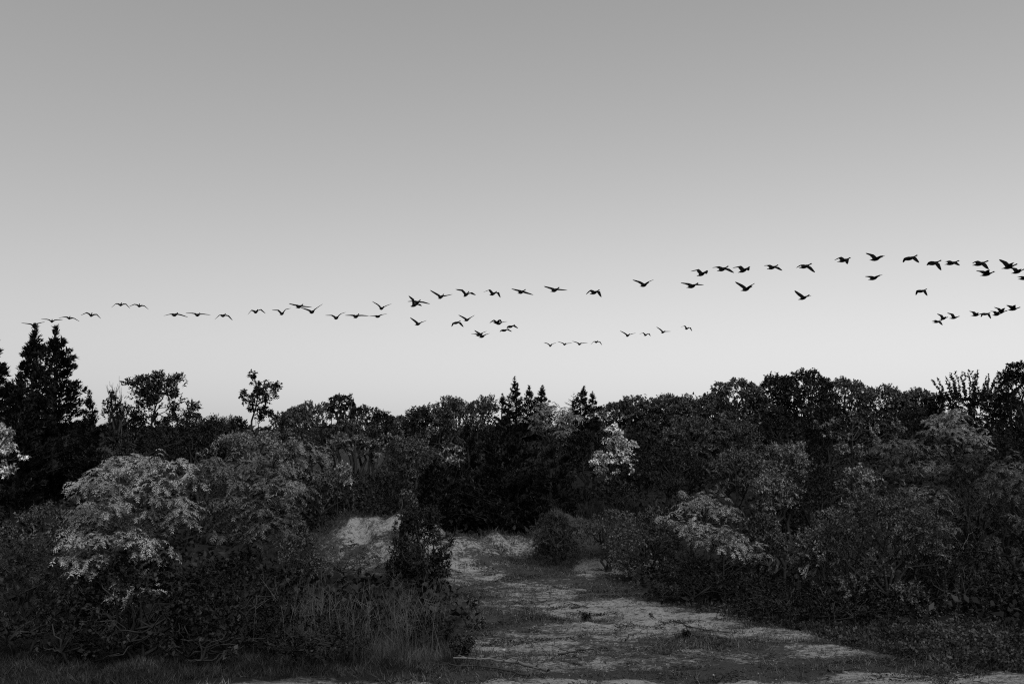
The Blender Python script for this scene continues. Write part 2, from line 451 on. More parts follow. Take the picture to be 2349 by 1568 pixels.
_seed = [100]
NQ = [0]
def plant(kind, xv, top, bot, wv, d, tone, name, cat, label, n=7, L=.085, W=.045, cov=3.2, group=None, depth=.85, gap=0.,
          lean=0., stems=3, r0=None, tw=.2, lsize=.42, bark=None, wide_y=None, extra=None, droop=.25, fl=.32, shape=.75, twigs=True, thin=1., nodes=None, trunk=None):
    _seed[0] += 1; seed = _seed[0]; rng = np.random.default_rng(seed)
    c = at(xv, top, d); b = at(xv, bot, d)
    gz = ground_at(c[0], d)
    r = wv / 2 / FPX * d; ry = min(r * depth, 2.2) if wide_y is None else wide_y
    z1 = c[2] - gz; z0 = max(b[2] - gz, .05 if kind != 'cedar' else 0.)
    root = tag(empty(name, (c[0], d, gz)), label, cat, group)
    mat = TONE[tone]; wood = Bag(); crown = Bag()
    area = 2 * r * (z1 - z0) * .85
    if d >= 39 and kind == 'leafy' and not nodes: cov *= 1.15
    if r0 is None: r0 = .02 + .016 * z1
    if kind == 'cedar':
        tf = float(np.clip(r * .12, .075, .135)); nb = int(area * cov * 1.15 / (tf * tf * .26 * .5) / 81)
        Q, (B, E_) = cedar_leaves(rng, z1, r, ry, nb, z0, tf, seed, shape, 9)
        S, off = fit_box(Q.reshape(-1, 3), r, z0, z1, ry, (.4, 99.95))
        Q = Q * S + off + np.array([lean, 0, 0]) * (Q[..., 2:3] / z1) ** 2
        tubes([(curve_path(np.array([0, 0, -.15]), np.array([lean * .9, 0, z1 * .93]), 0, rng, 7, .012), np.linspace(r0 * 1.6, .012, 7))], wood, 6)
        thin_sticks(B * S + off, E_ * S + off, .012, wood)
    else:
        if nodes:
            lobes = []
            for nx_, ny_, nr_ in nodes:
                q = at(nx_, ny_, d); rr_ = nr_ / FPX * d
                lobes.append((np.array([q[0] - c[0], rng.uniform(-.6, .6) * ry, q[2] - gz]), np.array([rr_, rr_, rr_ * .8])))
            area = sum(3.14 * l[1][0] * l[1][2] for l in lobes)
        else:
            lobes = make_lobes(rng, r, ry, z0, z1, int(n * 2.4), lsize * .66)
        T_, _, _ = lobe_tips(np.random.default_rng(seed), lobes, 1500)
        m_ = .5 * L
        S, off = fit_box(T_, r - m_, z0 + (0 if z0 < .2 else m_), z1 - m_, ry)
        if not nodes: lobes = [(l[0] * S + off, l[1] * S) for l in lobes]
        if kind == 'leafy':
            Q, (A, B) = leafy_leaves(rng, lobes, int(area * cov / (L * W * .5)), L, W, gap=gap, tw=tw, seed=seed, droop=droop)
        else:
            Q, (A, B) = frond_leaves(rng, lobes, int(area * cov / (L * W * .5) / 16), fl, 8, L, W)
        if trunk:
            TP = np.array([at(a_, b_, d) - np.array([c[0], d, gz]) for a_, b_ in trunk]); TP[0, 2] = -.15
            TP = np.concatenate([np.linspace(TP[i], TP[i + 1], 6, endpoint=False) for i in range(len(TP) - 1)] + [TP[-1:]])
            paths = [(TP, np.linspace(r0, .012, len(TP)))]
            for lc, lr in lobes:
                ok = TP[:, 2] < lc[2] - .35 * np.abs(TP[:, 0] - lc[0]) - .05
                k_ = np.argmin(np.where(ok, np.linalg.norm(TP - lc, axis=1), 1e9)) if ok.any() else 0
                paths.append((curve_path(TP[k_], lc, .06, rng, 6, .05), np.linspace(max(.012, r0 * .42), .008, 6)))
                for q in range(4):
                    e = lc + unit(rng.normal(size=3) + [0, 0, .3]) * lr * .85
                    paths.append((curve_path(lc, e, .05, rng, 4, .08), np.linspace(.009, .004, 4)))
            tubes(paths, wood, 5)
        else: tubes(limbs(rng, None, lobes, r0, max(.25, z0 + .15 * (z1 - z0)), (lean, 0), stems), wood, 4)
        if twigs and (d < 30 or nodes): thin_sticks(A[::2], B[::2], .006, wood)
    if extra: extra(rng, r, z0, z1, crown, wood)
    crown.quads(Q); NQ[0] += len(Q)
    wood.build('trunk', bark or BARK, root, True)
    crown.build('crown', mat, root)
    return root

# --- far skyline and ridge
G_RIDGE = 'shrubs along the ridge skyline'
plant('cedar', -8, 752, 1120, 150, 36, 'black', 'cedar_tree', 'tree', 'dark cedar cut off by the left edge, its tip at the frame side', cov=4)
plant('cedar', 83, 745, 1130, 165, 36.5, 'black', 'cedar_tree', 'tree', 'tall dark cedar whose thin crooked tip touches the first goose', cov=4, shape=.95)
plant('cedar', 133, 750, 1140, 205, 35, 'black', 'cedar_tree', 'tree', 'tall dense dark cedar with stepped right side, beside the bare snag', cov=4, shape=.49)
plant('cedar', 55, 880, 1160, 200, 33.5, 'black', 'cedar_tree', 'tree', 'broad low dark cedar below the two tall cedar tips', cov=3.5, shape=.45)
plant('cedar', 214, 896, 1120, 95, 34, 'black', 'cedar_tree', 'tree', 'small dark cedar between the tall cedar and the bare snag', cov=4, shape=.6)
plant('leafy', 357, 850, 1010, 205, 38, 'dark', 'open_tree', 'tree', 'open-branched tree with sky between its limbs, right of the bare snag', L=.11, W=.055, cov=3.2, tw=.35, r0=.06, gap=.75, nodes=[(321, 864, 12), (316, 878, 12), (340, 884, 26), (368, 872, 26), (392, 872, 22), (352, 900, 24), (384, 892, 29), (330, 908, 22), (402, 906, 19), (418, 920, 22), (434, 934, 19), (449, 946, 12), (310, 900, 12), (300, 934, 19), (338, 934, 24), (372, 926, 22), (426, 968, 11), (400, 938, 14), (318, 960, 19), (350, 962, 17)], trunk=[(333, 1060), (342, 1000), (352, 950), (362, 915), (372, 880)])
plant('leafy', 262, 893, 1040, 56, 37, 'dark', 'young_tree', 'tree', 'narrow thin-leaved young tree just left of the bare snag', n=6, lsize=.3, L=0.096, W=0.047, cov=1.6, stems=1)
plant('leafy', 470, 962, 1060, 90, 41, 'dark', 'shrub', 'shrub', 'low dark shrub in the skyline gap beside the open-branched tree', n=6, L=0.096, W=0.047, tw=.6)
plant('leafy', 520, 955, 1060, 90, 43, 'mid', 'shrub', 'shrub', 'twiggy shrub in the skyline gap left of the slim lone tree', n=7, L=0.096, W=0.039, tw=.7, lsize=.3)
plant('leafy', 597, 847, 938, 82, 40, 'dark', 'slim_tree', 'tree', 'slim lone tree with bare leaning lower trunk, rising above the thicket', L=.11, W=.06, cov=3.6, r0=.05, tw=.28, gap=.85, nodes=[(578, 858, 11), (584, 868, 12), (576, 880, 10), (596, 882, 15), (612, 884, 14), (630, 884, 11), (568, 906, 14), (584, 900, 16), (602, 902, 19), (622, 902, 15), (633, 908, 9), (566, 917, 10), (588, 922, 18), (606, 920, 16), (580, 938, 11), (600, 940, 14), (618, 948, 11), (592, 958, 12)], trunk=[(570, 1010), (577, 965), (588, 930), (592, 900), (581, 860)])
plant('leafy', 745, 920, 1040, 200, 40, 'mid', 'broad_tree', 'tree', 'broad round-crowned grey tree with a dark vine tangle on top', n=12, L=0.104, W=0.051, cov=3.2, lsize=.36)
plant('leafy', 792, 900, 960, 95, 39.6, 'dark', 'vine_tangle', 'vine', 'dark tangle of vine sitting on top of the broad grey tree', n=6, L=0.080, W=0.055, cov=3.6, droop=.8)
plant('leafy', 868, 938, 1040, 95, 41, 'dark', 'shrub', 'shrub', 'dark shrub leaning out right of the vine-topped broad tree', n=7, L=0.104, W=0.043)
plant('leafy', 925, 955, 1060, 90, 43, 'mid', 'shrub', 'shrub', 'grey shrub at the lowest dip of the middle skyline', n=7, L=0.096, W=0.047)
plant('leafy', 962, 932, 1050, 75, 43, 'dark', 'young_tree', 'tree', 'small round-topped tree left of the gappy twin-topped tree', n=7, L=0.096, W=0.051, gap=.8)
plant('leafy', 1030, 905, 1040, 105, 43, 'mid', 'gappy_tree', 'tree', 'round-topped tree with small sky gaps in the middle skyline', n=10, L=0.096, W=0.051, gap=.7, lsize=.33)
plant('leafy', 1108, 906, 1030, 95, 45, 'mid', 'shrub', 'shrub', 'grey leafy shrub just left of the tall cedar spire', n=8, L=0.096, W=0.051)
plant('cedar', 1152, 902, 1020, 42, 44, 'black', 'cedar_tree', 'tree', 'thin ragged cedar point immediately left of the tall cedar spire', cov=3)
plant('cedar', 1181, 864, 1020, 62, 44, 'black', 'cedar_tree', 'tree', 'tall narrow cedar spire, highest point of the middle skyline', cov=3.6, shape=.8)
plant('cedar', 1217, 884, 1010, 68, 43.5, 'black', 'cedar_tree', 'tree', 'dark blunt-topped cedar immediately right of the tall spire', cov=4, shape=.5)
plant('cedar', 1244, 884, 1010, 56, 44.2, 'black', 'cedar_tree', 'tree', 'dark cedar behind the pale feathery tree, second right of the spire', cov=4, shape=.6)
plant('cedar', 1316, 886, 1000, 74, 44, 'black', 'cedar_tree', 'tree', 'dark cedar with its top leaning right, alone right of the pale tree', cov=4, shape=.6, lean=.45)
plant('cedar', 1358, 898, 990, 42, 45, 'black', 'cedar_tree', 'tree', 'small thin cedar point where the ridge shrubs begin', cov=3)
for xv, tp, w, tn, lb in [(1420, 922, 110, 'mid', 'round shrub at the low start of the ridge beside the cedar point'),
                          (1475, 908, 110, 'mid', 'second round shrub on the ridge line, right of the small cedar point'),
                          (1528, 905, 100, 'mid', 'grey round shrub in the middle of the low ridge line'),
                          (1580, 906, 95, 'mid', 'grey round shrub on the ridge, just before the ridge climbs'),
                          (1632, 902, 95, 'mid', 'last round shrub at the foot of the high ridge trees')]:
    plant('leafy', xv, tp, 1000, w * 1.3, 50, tn, 'ridge_shrub', 'shrub', lb, n=15, lsize=.3, L=0.104, W=0.058, cov=5, group=G_RIDGE)
plant('cedar', 1618, 900, 960, 22, 50.5, 'black', 'cedar_tree', 'tree', 'tiny cedar point poking up at the foot of the high ridge trees', cov=3)
for xv, tp, w, d, tn, lb in [(1695, 868, 120, 47, 'mid', 'first high tree on the right ridge where the skyline steps up'),
                             (1778, 858, 95, 47.5, 'dark', 'second high tree on the right ridge with knobbly top'),
                             (1850, 848, 125, 47, 'dark', 'highest broad-headed tree on the right ridge with lumpy leaf heads'),
                             (1940, 868, 110, 47.5, 'mid', 'loose twiggy-topped tree right of the highest ridge tree'),
                             (2020, 882, 110, 48, 'mid', 'level-topped tree midway along the right ridge'),
                             (2092, 890, 100, 48.5, 'mid', 'rounded tree where the right ridge starts to sink'),
                             (2150, 902, 90, 48, 'dark', 'low dark tree at the notch before the spiky shoots')]:
    plant('leafy', xv, tp, 1000, w * 1.3, d, tn, 'ridge_tree', 'tree', lb, n=17, L=0.112, W=0.062, cov=5, lsize=.27, group='trees along the right ridge')
plant('leafy', 2275, 888, 1010, 150, 46, 'dark', 'ridge_tree', 'tree', 'dark tree directly under the spiky leafy shoots', n=10, L=0.112, W=0.062, cov=3, group='trees along the right ridge')
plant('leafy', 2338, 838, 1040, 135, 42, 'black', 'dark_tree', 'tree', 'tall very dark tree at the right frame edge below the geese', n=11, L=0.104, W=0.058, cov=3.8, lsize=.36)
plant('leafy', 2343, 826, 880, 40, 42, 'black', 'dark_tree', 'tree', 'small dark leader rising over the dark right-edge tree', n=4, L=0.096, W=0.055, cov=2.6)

def shoots(xv0, xv1, top, base, d, n, label):
    """upright whips with small leaves"""
    rng = np.random.default_rng(77); c = at((xv0 + xv1) / 2, base, d)
    gz = ground_at(c[0], d); root = tag(empty('shoot_shrub', (c[0], d, gz)), label, 'shrub')
    w = Bag(); q = []; half = (xv1 - xv0) / 2 / FPX * d; zb = c[2] - gz
    hub = np.array([0, 0, max(.3, zb - .6)])
    w_paths = [(curve_path(np.array([0, 0, -.15]), hub, 0, rng, 5, .03), np.linspace(.09, .05, 5))]
    for i in range(n):
        u = -1 + 2 * (i + .5) / n
        zt = at(xv0, top, d)[2] - gz
        tip = np.array([u * half * 1.05, rng.uniform(-.5, .5), zb + (zt - zb) * (1 - .45 * abs(u)) * rng.uniform(.7, 1.)])
        mid = np.array([u * half * .75, tip[1] * .7, zb - .15])
        P = np.concatenate([curve_path(hub, mid, .05, rng, 4, .04), curve_path(mid, tip, 0, rng, 7, .03)[1:]])
        w_paths.append((P, np.linspace(.02, .005, len(P))))
        t = rng.uniform(.22, 1, 110); idx = t * (len(P) - 1); i0 = np.minimum(idx.astype(int), len(P) - 2)
        B = P[i0] + (P[i0 + 1] - P[i0]) * (idx - i0)[:, None]
        D = unit(rng.normal(size=(110, 3)) + np.array([0, 0, .5]))
        sz = rng.uniform(.7, 1.2, 110) * (1.15 - .5 * t)
        q.append(leaves(B, D, rng.normal(size=(110, 3)), .14 * sz, .085 * sz))
    tubes(w_paths, w, 4); w.build('trunk', BARK, root, True)
    b = Bag(); b.quads(np.concatenate(q)); b.build('crown', TONE['dark'], root)
shoots(2150, 2300, 838, 905, 46.2, 22, 'shrub of spiky upright leafy shoots against the sky near the right edge')

def snag(xv, top, bot, d, label):
    rng = np.random.default_rng(5); c = at(xv, top, d); gz = ground_at(c[0], d)
    root = tag(empty('bare_snag', (c[0], d, gz)), label, 'dead tree'); w = Bag()
    zt = c[2] - gz
    def grow(p, dr, ln, r, lv):
        k = 6; P = [p]
        for i in range(k - 1):
            dr = unit(dr + rng.normal(size=3) * .16 + np.array([0, 0, .04])); P.append(P[-1] + dr * ln / (k - 1))
        P = np.array(P); paths.append((P, np.linspace(r, r * .45 if lv < 2 else .005, k)))
        if lv < 3:
            for j in range(7 if lv == 0 else 3):
                i = rng.integers(2, k); a = rng.uniform(0, 6.28)
                grow(P[i], unit(dr * .9 + .75 * np.array([math.cos(a), math.sin(a) * .6, .2])), ln * rng.uniform(.3, .5), max(.007, r * .4), lv + 1)
    paths = []
    grow(np.array([.1, 0, -.15]), np.array([-.02, 0, 1.]), zt * .97, .04, 0)
    mz = max(p[:, 2].max() for p, _ in paths); mx = max(abs(p[:, 0]).max() for p, _ in paths)
    paths = [(p * np.array([.62 / mx, .62 / mx, zt / mz]), r) for p, r in paths]
    tubes(paths, w, 4); w.build('bare_branches', BARK_PALE, root, True)
snag(288, 862, 1010, 37.5, 'bare leafless snag of thin twigs beside the tall cedars')

plant('leafy', 498, 948, 1050, 60, 42, 'dark', 'shrub', 'shrub', 'spiky dark shrub midway in the skyline gap beside the open-branched tree', n=8, L=.09, W=.04, tw=.5, lsize=.3, cov=2.2)
plant('leafy', 548, 952, 1050, 75, 41, 'dark', 'shrub', 'shrub', 'dark shrub at the left foot of the slim lone tree', n=8, L=.1, W=.05, cov=3)
plant('leafy', 640, 945, 1050, 80, 41, 'mid', 'shrub', 'shrub', 'grey shrub between the slim lone tree and the broad grey tree', n=8, L=.1, W=.05, cov=3)
plant('leafy', 405, 944, 1050, 110, 39.5, 'dark', 'shrub', 'shrub', 'dark shrub filling in under the right limbs of the open-branched tree', n=9, L=.1, W=.05, cov=3)
plant('leafy', 300, 938, 1050, 110, 39, 'dark', 'shrub', 'shrub', 'dark shrub round the foot of the bare snag', n=9, L=.1, W=.05, cov=3)
plant('leafy', 1412, 1094, 1150, 130, 37, 'dark', 'shrub', 'shrub', 'dark low shrub hiding the foot of the brightest pale tree', n=8, L=.09, W=.05, cov=3)

for xv, tp, w, tn, lb in [(455, 948, 100, 'dark', 'dark leafy shrub in the skyline just right of the open-branched tree'),
                          (690, 935, 110, 'mid', 'grey shrub behind the left side of the vine-topped broad tree'),
                          (838, 930, 120, 'mid', 'grey shrub behind the right side of the vine-topped broad tree'),
                          (905, 950, 110, 'dark', 'dark shrub behind the lowest dip of the middle skyline'),
                          (990, 928, 120, 'mid', 'grey shrub behind the two round-topped trees left of the spire'),
                          (1072, 918, 110, 'mid', 'leafy shrub between the gappy round-topped tree and the tall spire')]:
    plant('leafy', xv, tp, 1020, w, 46.5, tn, 'shrub', 'shrub', lb, n=9, L=.11, W=.06, cov=3.4, group='shrubs filling the middle skyline')

# --- middle distance
plant('frond', 1268, 925, 1020, 125, 41.5, 'light', 'feathery_tree', 'tree', 'pale feathery tree in front of the dark skyline cedars', n=8, L=0.096, W=0.035, cov=2.6)
plant('leafy', 1410, 968, 1104, 112, 38.5, 'bright', 'pale_tree', 'tree', 'brightest pale-leaved small tree standing alone in the dark thicket', L=.085, W=.058, cov=4.4, tw=.24, droop=.7, r0=.03, gap=.8, nodes=[(1411, 974, 8), (1398, 986, 12), (1416, 990, 12), (1390, 1004, 11), (1407, 1006, 14), (1427, 1006, 13), (1388, 1022, 12), (1408, 1024, 14), (1430, 1022, 14), (1447, 1018, 11), (1374, 1042, 14), (1394, 1044, 14), (1420, 1040, 14), (1444, 1038, 13), (1364, 1060, 12), (1384, 1062, 15), (1408, 1056, 9), (1434, 1056, 13), (1455, 1052, 8), (1372, 1080, 9), (1390, 1082, 13), (1414, 1082, 11), (1448, 1075, 7), (1396, 1098, 8), (1416, 1098, 6)], trunk=[(1402, 1130), (1406, 1080), (1408, 1030), (1410, 980)])
plant('leafy', 1345, 985, 1090, 110, 40, 'black', 'thicket_shrub', 'shrub', 'very dark shrub just left of the brightest pale tree', n=8, L=0.096, W=0.047, cov=3)
plant('leafy', 1480, 985, 1110, 150, 42, 'dark', 'thicket_shrub', 'shrub', 'dark shrub behind the right side of the brightest pale tree', n=9, L=0.096, W=0.055, cov=3)
plant('leafy', 1553, 1030, 1140, 165, 37, 'dark', 'thicket_shrub', 'shrub', 'smooth round dark shrub right of the brightest pale tree', n=9, L=0.080, W=0.039, cov=3.2)
plant('leafy', 1590, 950, 1060, 150, 44, 'mid', 'thicket_shrub', 'shrub', 'grey shrub on the slope under the low ridge line', n=9, L=0.096, W=0.055, cov=3)
plant('leafy', 1690, 960, 1080, 150, 43, 'mid', 'thicket_shrub', 'shrub', 'grey shrub on the slope under the first high ridge tree', n=9, L=0.096, W=0.055, cov=3)
plant('leafy', 1785, 930, 1050, 130, 44, 'dark', 'thicket_shrub', 'shrub', 'dark lumpy tree on the slope under the second high ridge tree', n=9, L=0.096, W=0.055, cov=3)
plant('leafy', 1690, 1030, 1130, 160, 36, 'mid', 'thicket_shrub', 'shrub', 'grey rounded shrub on the middle slope, above the feathery sumacs', n=9, L=0.088, W=0.043, cov=3)
plant('leafy', 1800, 1010, 1110, 130, 37, 'light', 'thicket_shrub', 'shrub', 'lighter grey shrub on the middle slope left of the patchy pale tree', n=9, L=0.088, W=0.039, cov=3)
plant('leafy', 1885, 925, 1090, 130, 40, 'dark', 'thicket_tree', 'tree', 'dark tree below the highest ridge tree', n=10, L=0.096, W=0.051, cov=3)
plant('leafy', 1960, 950, 1080, 150, 38, 'light', 'patchy_tree', 'tree', 'tree with patches of pale leaves below the right ridge', L=.095, W=.055, cov=2.8, r0=.05, gap=.85, nodes=[(1882, 975, 13), (1890, 1000, 13), (1960, 955, 13), (1975, 966, 15), (2000, 985, 17), (2005, 1008, 13), (2052, 972, 12), (2060, 990, 13), (2048, 1005, 11), (2095, 1035, 11), (1940, 1000, 18), (1920, 970, 18), (1930, 1030, 18), (1970, 1030, 15)], trunk=[(1960, 1120), (1955, 1040), (1955, 980)])
plant('leafy', 2080, 935, 1060, 140, 42, 'dark', 'thicket_tree', 'tree', 'dark shrub hanging below the sinking end of the right ridge', n=9, L=0.096, W=0.055, cov=3)
plant('frond', 2085, 1010, 1100, 180, 36, 'mid', 'layered_shrub', 'shrub', 'flat-layered feathery shrub right of the patchy pale tree', n=9, L=0.096, W=0.031, cov=2.6)
plant('frond', 2200, 940, 1070, 150, 37, 'light', 'feathery_tree', 'tree', 'greyish feathery tree below the spiky shoots', n=10, L=0.096, W=0.035, cov=2.8)
plant('leafy', 2290, 985, 1100, 150, 38, 'dark', 'thicket_shrub', 'shrub', 'dark shrub under the right-edge dark tree', n=9, L=0.088, W=0.047, cov=3)
plant('leafy', 590, 985, 1090, 210, 33, 'light', 'pale_shrub', 'shrub', 'large greyish shrub at the foot of the slim lone tree', n=13, L=0.088, W=0.035, cov=2.8, lsize=.34)
plant('frond', 692, 1010, 1110, 130, 34, 'light', 'pale_shrub', 'shrub', 'pale hazy shrub left of the vine-topped broad tree', n=9, L=0.088, W=0.031, cov=2.6)
plant('leafy', 340, 975, 1080, 190, 34, 'dark', 'thicket_shrub', 'shrub', 'dark shrub beneath the open-branched tree, behind the sumac', n=10, L=0.088, W=0.047, cov=3)
plant('leafy', 440, 990, 1090, 130, 35, 'dark', 'thicket_shrub', 'shrub', 'dark shrub in the hollow between open-branched tree and slim tree', n=9, L=0.088, W=0.047, cov=3)
plant('leafy', 815, 1000, 1090, 190, 36, 'light', 'clumped_tree', 'tree', 'tree with pale leaf clumps in front of the broad grey tree', L=.095, W=.05, cov=3.0, r0=.04, nodes=[(790, 1003, 16), (820, 1010, 18), (850, 1016, 16), (878, 1024, 11), (800, 1034, 16), (838, 1040, 13), (765, 1020, 14), (758, 1045, 16), (868, 1046, 10), (905, 1010, 12), (890, 1000, 10)], trunk=[(815, 1150), (815, 1060), (815, 1010)])
plant('leafy', 950, 1000, 1110, 150, 37, 'mid', 'thicket_shrub', 'shrub', 'grey shrub between the clumped pale tree and the dark cedar mass', n=10, L=0.088, W=0.043, cov=3)
plant('leafy', 1042, 1018, 1070, 70, 36.5, 'pale', 'pale_spray', 'shrub', 'small pale leaf spray at the left side of the dark cedar mass', n=6, lsize=.28, L=0.088, W=0.047, cov=1.3, gap=.5, r0=.015)
plant('leafy', 745, 1075, 1190, 170, 34, 'mid', 'thicket_shrub', 'shrub', 'grey shrub behind the left end of the sand bank', n=10, L=0.088, W=0.043, cov=3)
plant('leafy', 785, 1055, 1120, 60, 33.5, 'pale', 'pale_spray', 'shrub', 'small pale leaf spray above the left end of the sand bank', n=6, lsize=.3, L=0.088, W=0.039, cov=1.2, gap=.5, r0=.015)
plant('leafy', 870, 1080, 1190, 170, 34.5, 'dark', 'thicket_shrub', 'shrub', 'dark shrub directly behind the top of the sand bank', n=10, L=0.088, W=0.043, cov=3)
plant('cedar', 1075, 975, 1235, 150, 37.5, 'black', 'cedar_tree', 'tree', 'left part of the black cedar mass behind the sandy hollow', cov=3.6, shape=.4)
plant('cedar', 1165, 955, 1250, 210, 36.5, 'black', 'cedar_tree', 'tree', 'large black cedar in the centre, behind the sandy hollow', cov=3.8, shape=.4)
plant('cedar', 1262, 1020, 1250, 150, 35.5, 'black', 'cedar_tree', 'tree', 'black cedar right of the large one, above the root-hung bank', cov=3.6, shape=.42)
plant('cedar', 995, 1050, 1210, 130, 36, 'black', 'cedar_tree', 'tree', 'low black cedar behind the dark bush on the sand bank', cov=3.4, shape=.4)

# --- near plants, left; low ones take darker tones that paint in shade
plant('leafy', 8, 965, 1095, 125, 24.5, 'bright', 'pale_tree', 'tree', 'pale drooping leaf masses entering at the left frame edge', L=.08, W=.045, cov=4, droop=.6, r0=.03, tw=.2, gap=.85, nodes=[(-20, 990, 26), (3, 982, 18), (16, 992, 17), (-12, 1022, 26), (10, 1022, 18), (28, 1030, 17), (44, 1040, 14), (60, 1046, 8), (-10, 1070, 26), (9, 1074, 17), (22, 1078, 12), (-2, 1094, 12), (-40, 1040, 31)], trunk=[(-60, 1350), (-45, 1150), (-35, 1040), (-20, 990)])
plant('frond', 322, 1048, 1400, 275, 18.9, 'pale', 'sumac_bush', 'shrub', 'big pale sumac bush with hanging leaflets in the left foreground', L=.072, W=.024, cov=4.2, fl=.27, stems=4, r0=.03, nodes=[(228, 1088, 24), (262, 1070, 22), (300, 1062, 22), (276, 1098, 30), (338, 1070, 24), (375, 1078, 24), (410, 1088, 24), (440, 1102, 18), (212, 1122, 26), (250, 1130, 32), (310, 1110, 34), (360, 1118, 32), (410, 1124, 28), (442, 1136, 14), (215, 1160, 28), (268, 1166, 34), (330, 1150, 26), (385, 1160, 26), (418, 1170, 22), (340, 1194, 28), (392, 1204, 24), (418, 1214, 12), (180, 1196, 24), (228, 1205, 32), (290, 1210, 34), (170, 1236, 20), (200, 1246, 30), (256, 1252, 32), (320, 1246, 32), (372, 1250, 22), (150, 1290, 20), (195, 1300, 24), (245, 1312, 26), (300, 1300, 26), (352, 1302, 22), (212, 1360, 20), (280, 1370, 22), (338, 1362, 18), (250, 1425, 16)], trunk=[(330, 1545), (322, 1380), (318, 1250), (315, 1120)])
plant('leafy', 322, 1262, 1545, 300, 18.9, 'dark', 'vine_thicket', 'shrub', 'broad-leaved vine thicket hanging under the pale sumac crown', n=18, lsize=.32, L=.085, W=.06, cov=3.4, droop=.6)
plant('leafy', 85, 1150, 1330, 220, 22.5, 'mid', 'leafy_shrub', 'shrub', 'speckled grey shrub left of the sumac, below the pale left-edge leaves', n=12, lsize=.34, L=0.068, W=0.035, cov=2.4)
plant('frond', 55, 1245, 1520, 300, 18.9, 'dark', 'drooping_shrub', 'shrub', 'low feathery shrub filling the lower left corner', n=12, L=0.080, W=0.023, cov=2.8)
plant('leafy', 178, 1350, 1530, 170, 18.4, 'dark', 'leafy_shrub', 'shrub', 'dark low shrub at the foot of the sumac, towards the left corner', n=9, L=0.080, W=0.047, cov=2.6)
plant('frond', 570, 1055, 1300, 230, 19.9, 'mid', 'arching_shrub', 'shrub', 'grey arching shrub right of the sumac with a hanging tip', L=.08, W=.029, cov=4, fl=.27, r0=.012, nodes=[(500, 1075, 26), (545, 1065, 26), (590, 1072, 28), (625, 1085, 26), (480, 1110, 26), (525, 1110, 34), (575, 1115, 34), (625, 1122, 28), (645, 1090, 16), (490, 1160, 30), (545, 1165, 36), (600, 1170, 34), (640, 1165, 20), (660, 1150, 12), (500, 1215, 32), (560, 1225, 36), (620, 1215, 30), (665, 1195, 18), (695, 1172, 12), (690, 1190, 8), (665, 1235, 14)], trunk=[(565, 1500), (560, 1350), (570, 1200), (575, 1110)], twigs=False)
plant('frond', 665, 1068, 1170, 90, 23.5, 'light', 'hanging_spray', 'shrub', 'paler hanging leaf spray reaching right from the arching shrub', n=6, L=0.096, W=0.028, cov=2.0, r0=.012, stems=1)
plant('leafy', 545, 1270, 1490, 290, 19.4, 'black', 'dark_shrub', 'shrub', 'dark small-leaved shrub under the arching shrub, blackened for deep shade', n=12, L=0.064, W=0.039, cov=2.8)  # blackish leaf tone paints in the deep shade below the arching shrub
plant('leafy', 480, 1390, 1530, 190, 18.3, 'dark', 'broadleaf_vine', 'vine', 'low broad-leaved vine on the ground right of the sumac foot', n=9, lsize=.32, L=0.096, W=0.066, cov=2.0, gap=.5)
plant('leafy', 965, 1160, 1350, 150, 27, 'dark', 'bank_bush', 'shrub', 'dark dense bush growing on the sand bank beside the track', n=13, L=0.072, W=0.04, cov=5)
plant('leafy', 938, 1120, 1200, 60, 27.6, 'mid', 'bank_vine', 'vine', 'leafy vine column topping the dark bush on the sand bank', n=6, lsize=.36, L=0.080, W=0.051, cov=2.2)
plant('frond', 800, 1245, 1330, 150, 28.5, 'mid', 'bank_shrub', 'shrub', 'small feathery shrub on the front slope of the sand bank', n=8, L=0.080, W=0.025, cov=1.7, twigs=False)
plant('leafy', 690, 1195, 1330, 110, 27, 'mid', 'bank_shrub', 'shrub', 'grey shrub at the left foot of the sand bank', n=8, L=0.072, W=0.035, cov=2.6)
plant('leafy', 830, 1375, 1490, 270, 20.6, 'black', 'bramble', 'shrub', 'dark low bramble in front of the sand bank, among dry stalks', n=11, L=0.068, W=0.039, cov=2.4)
plant('leafy', 985, 1400, 1500, 160, 19.6, 'black', 'bramble', 'shrub', 'dark low bramble at the left edge of the sandy track', n=9, L=0.064, W=0.035, cov=2.2)
plant('leafy', 720, 1410, 1525, 300, 18.6, 'black', 'bramble', 'shrub', 'low dark ground shrub left of the track, behind the grass verge', n=10, L=0.068, W=0.039, cov=2.2)

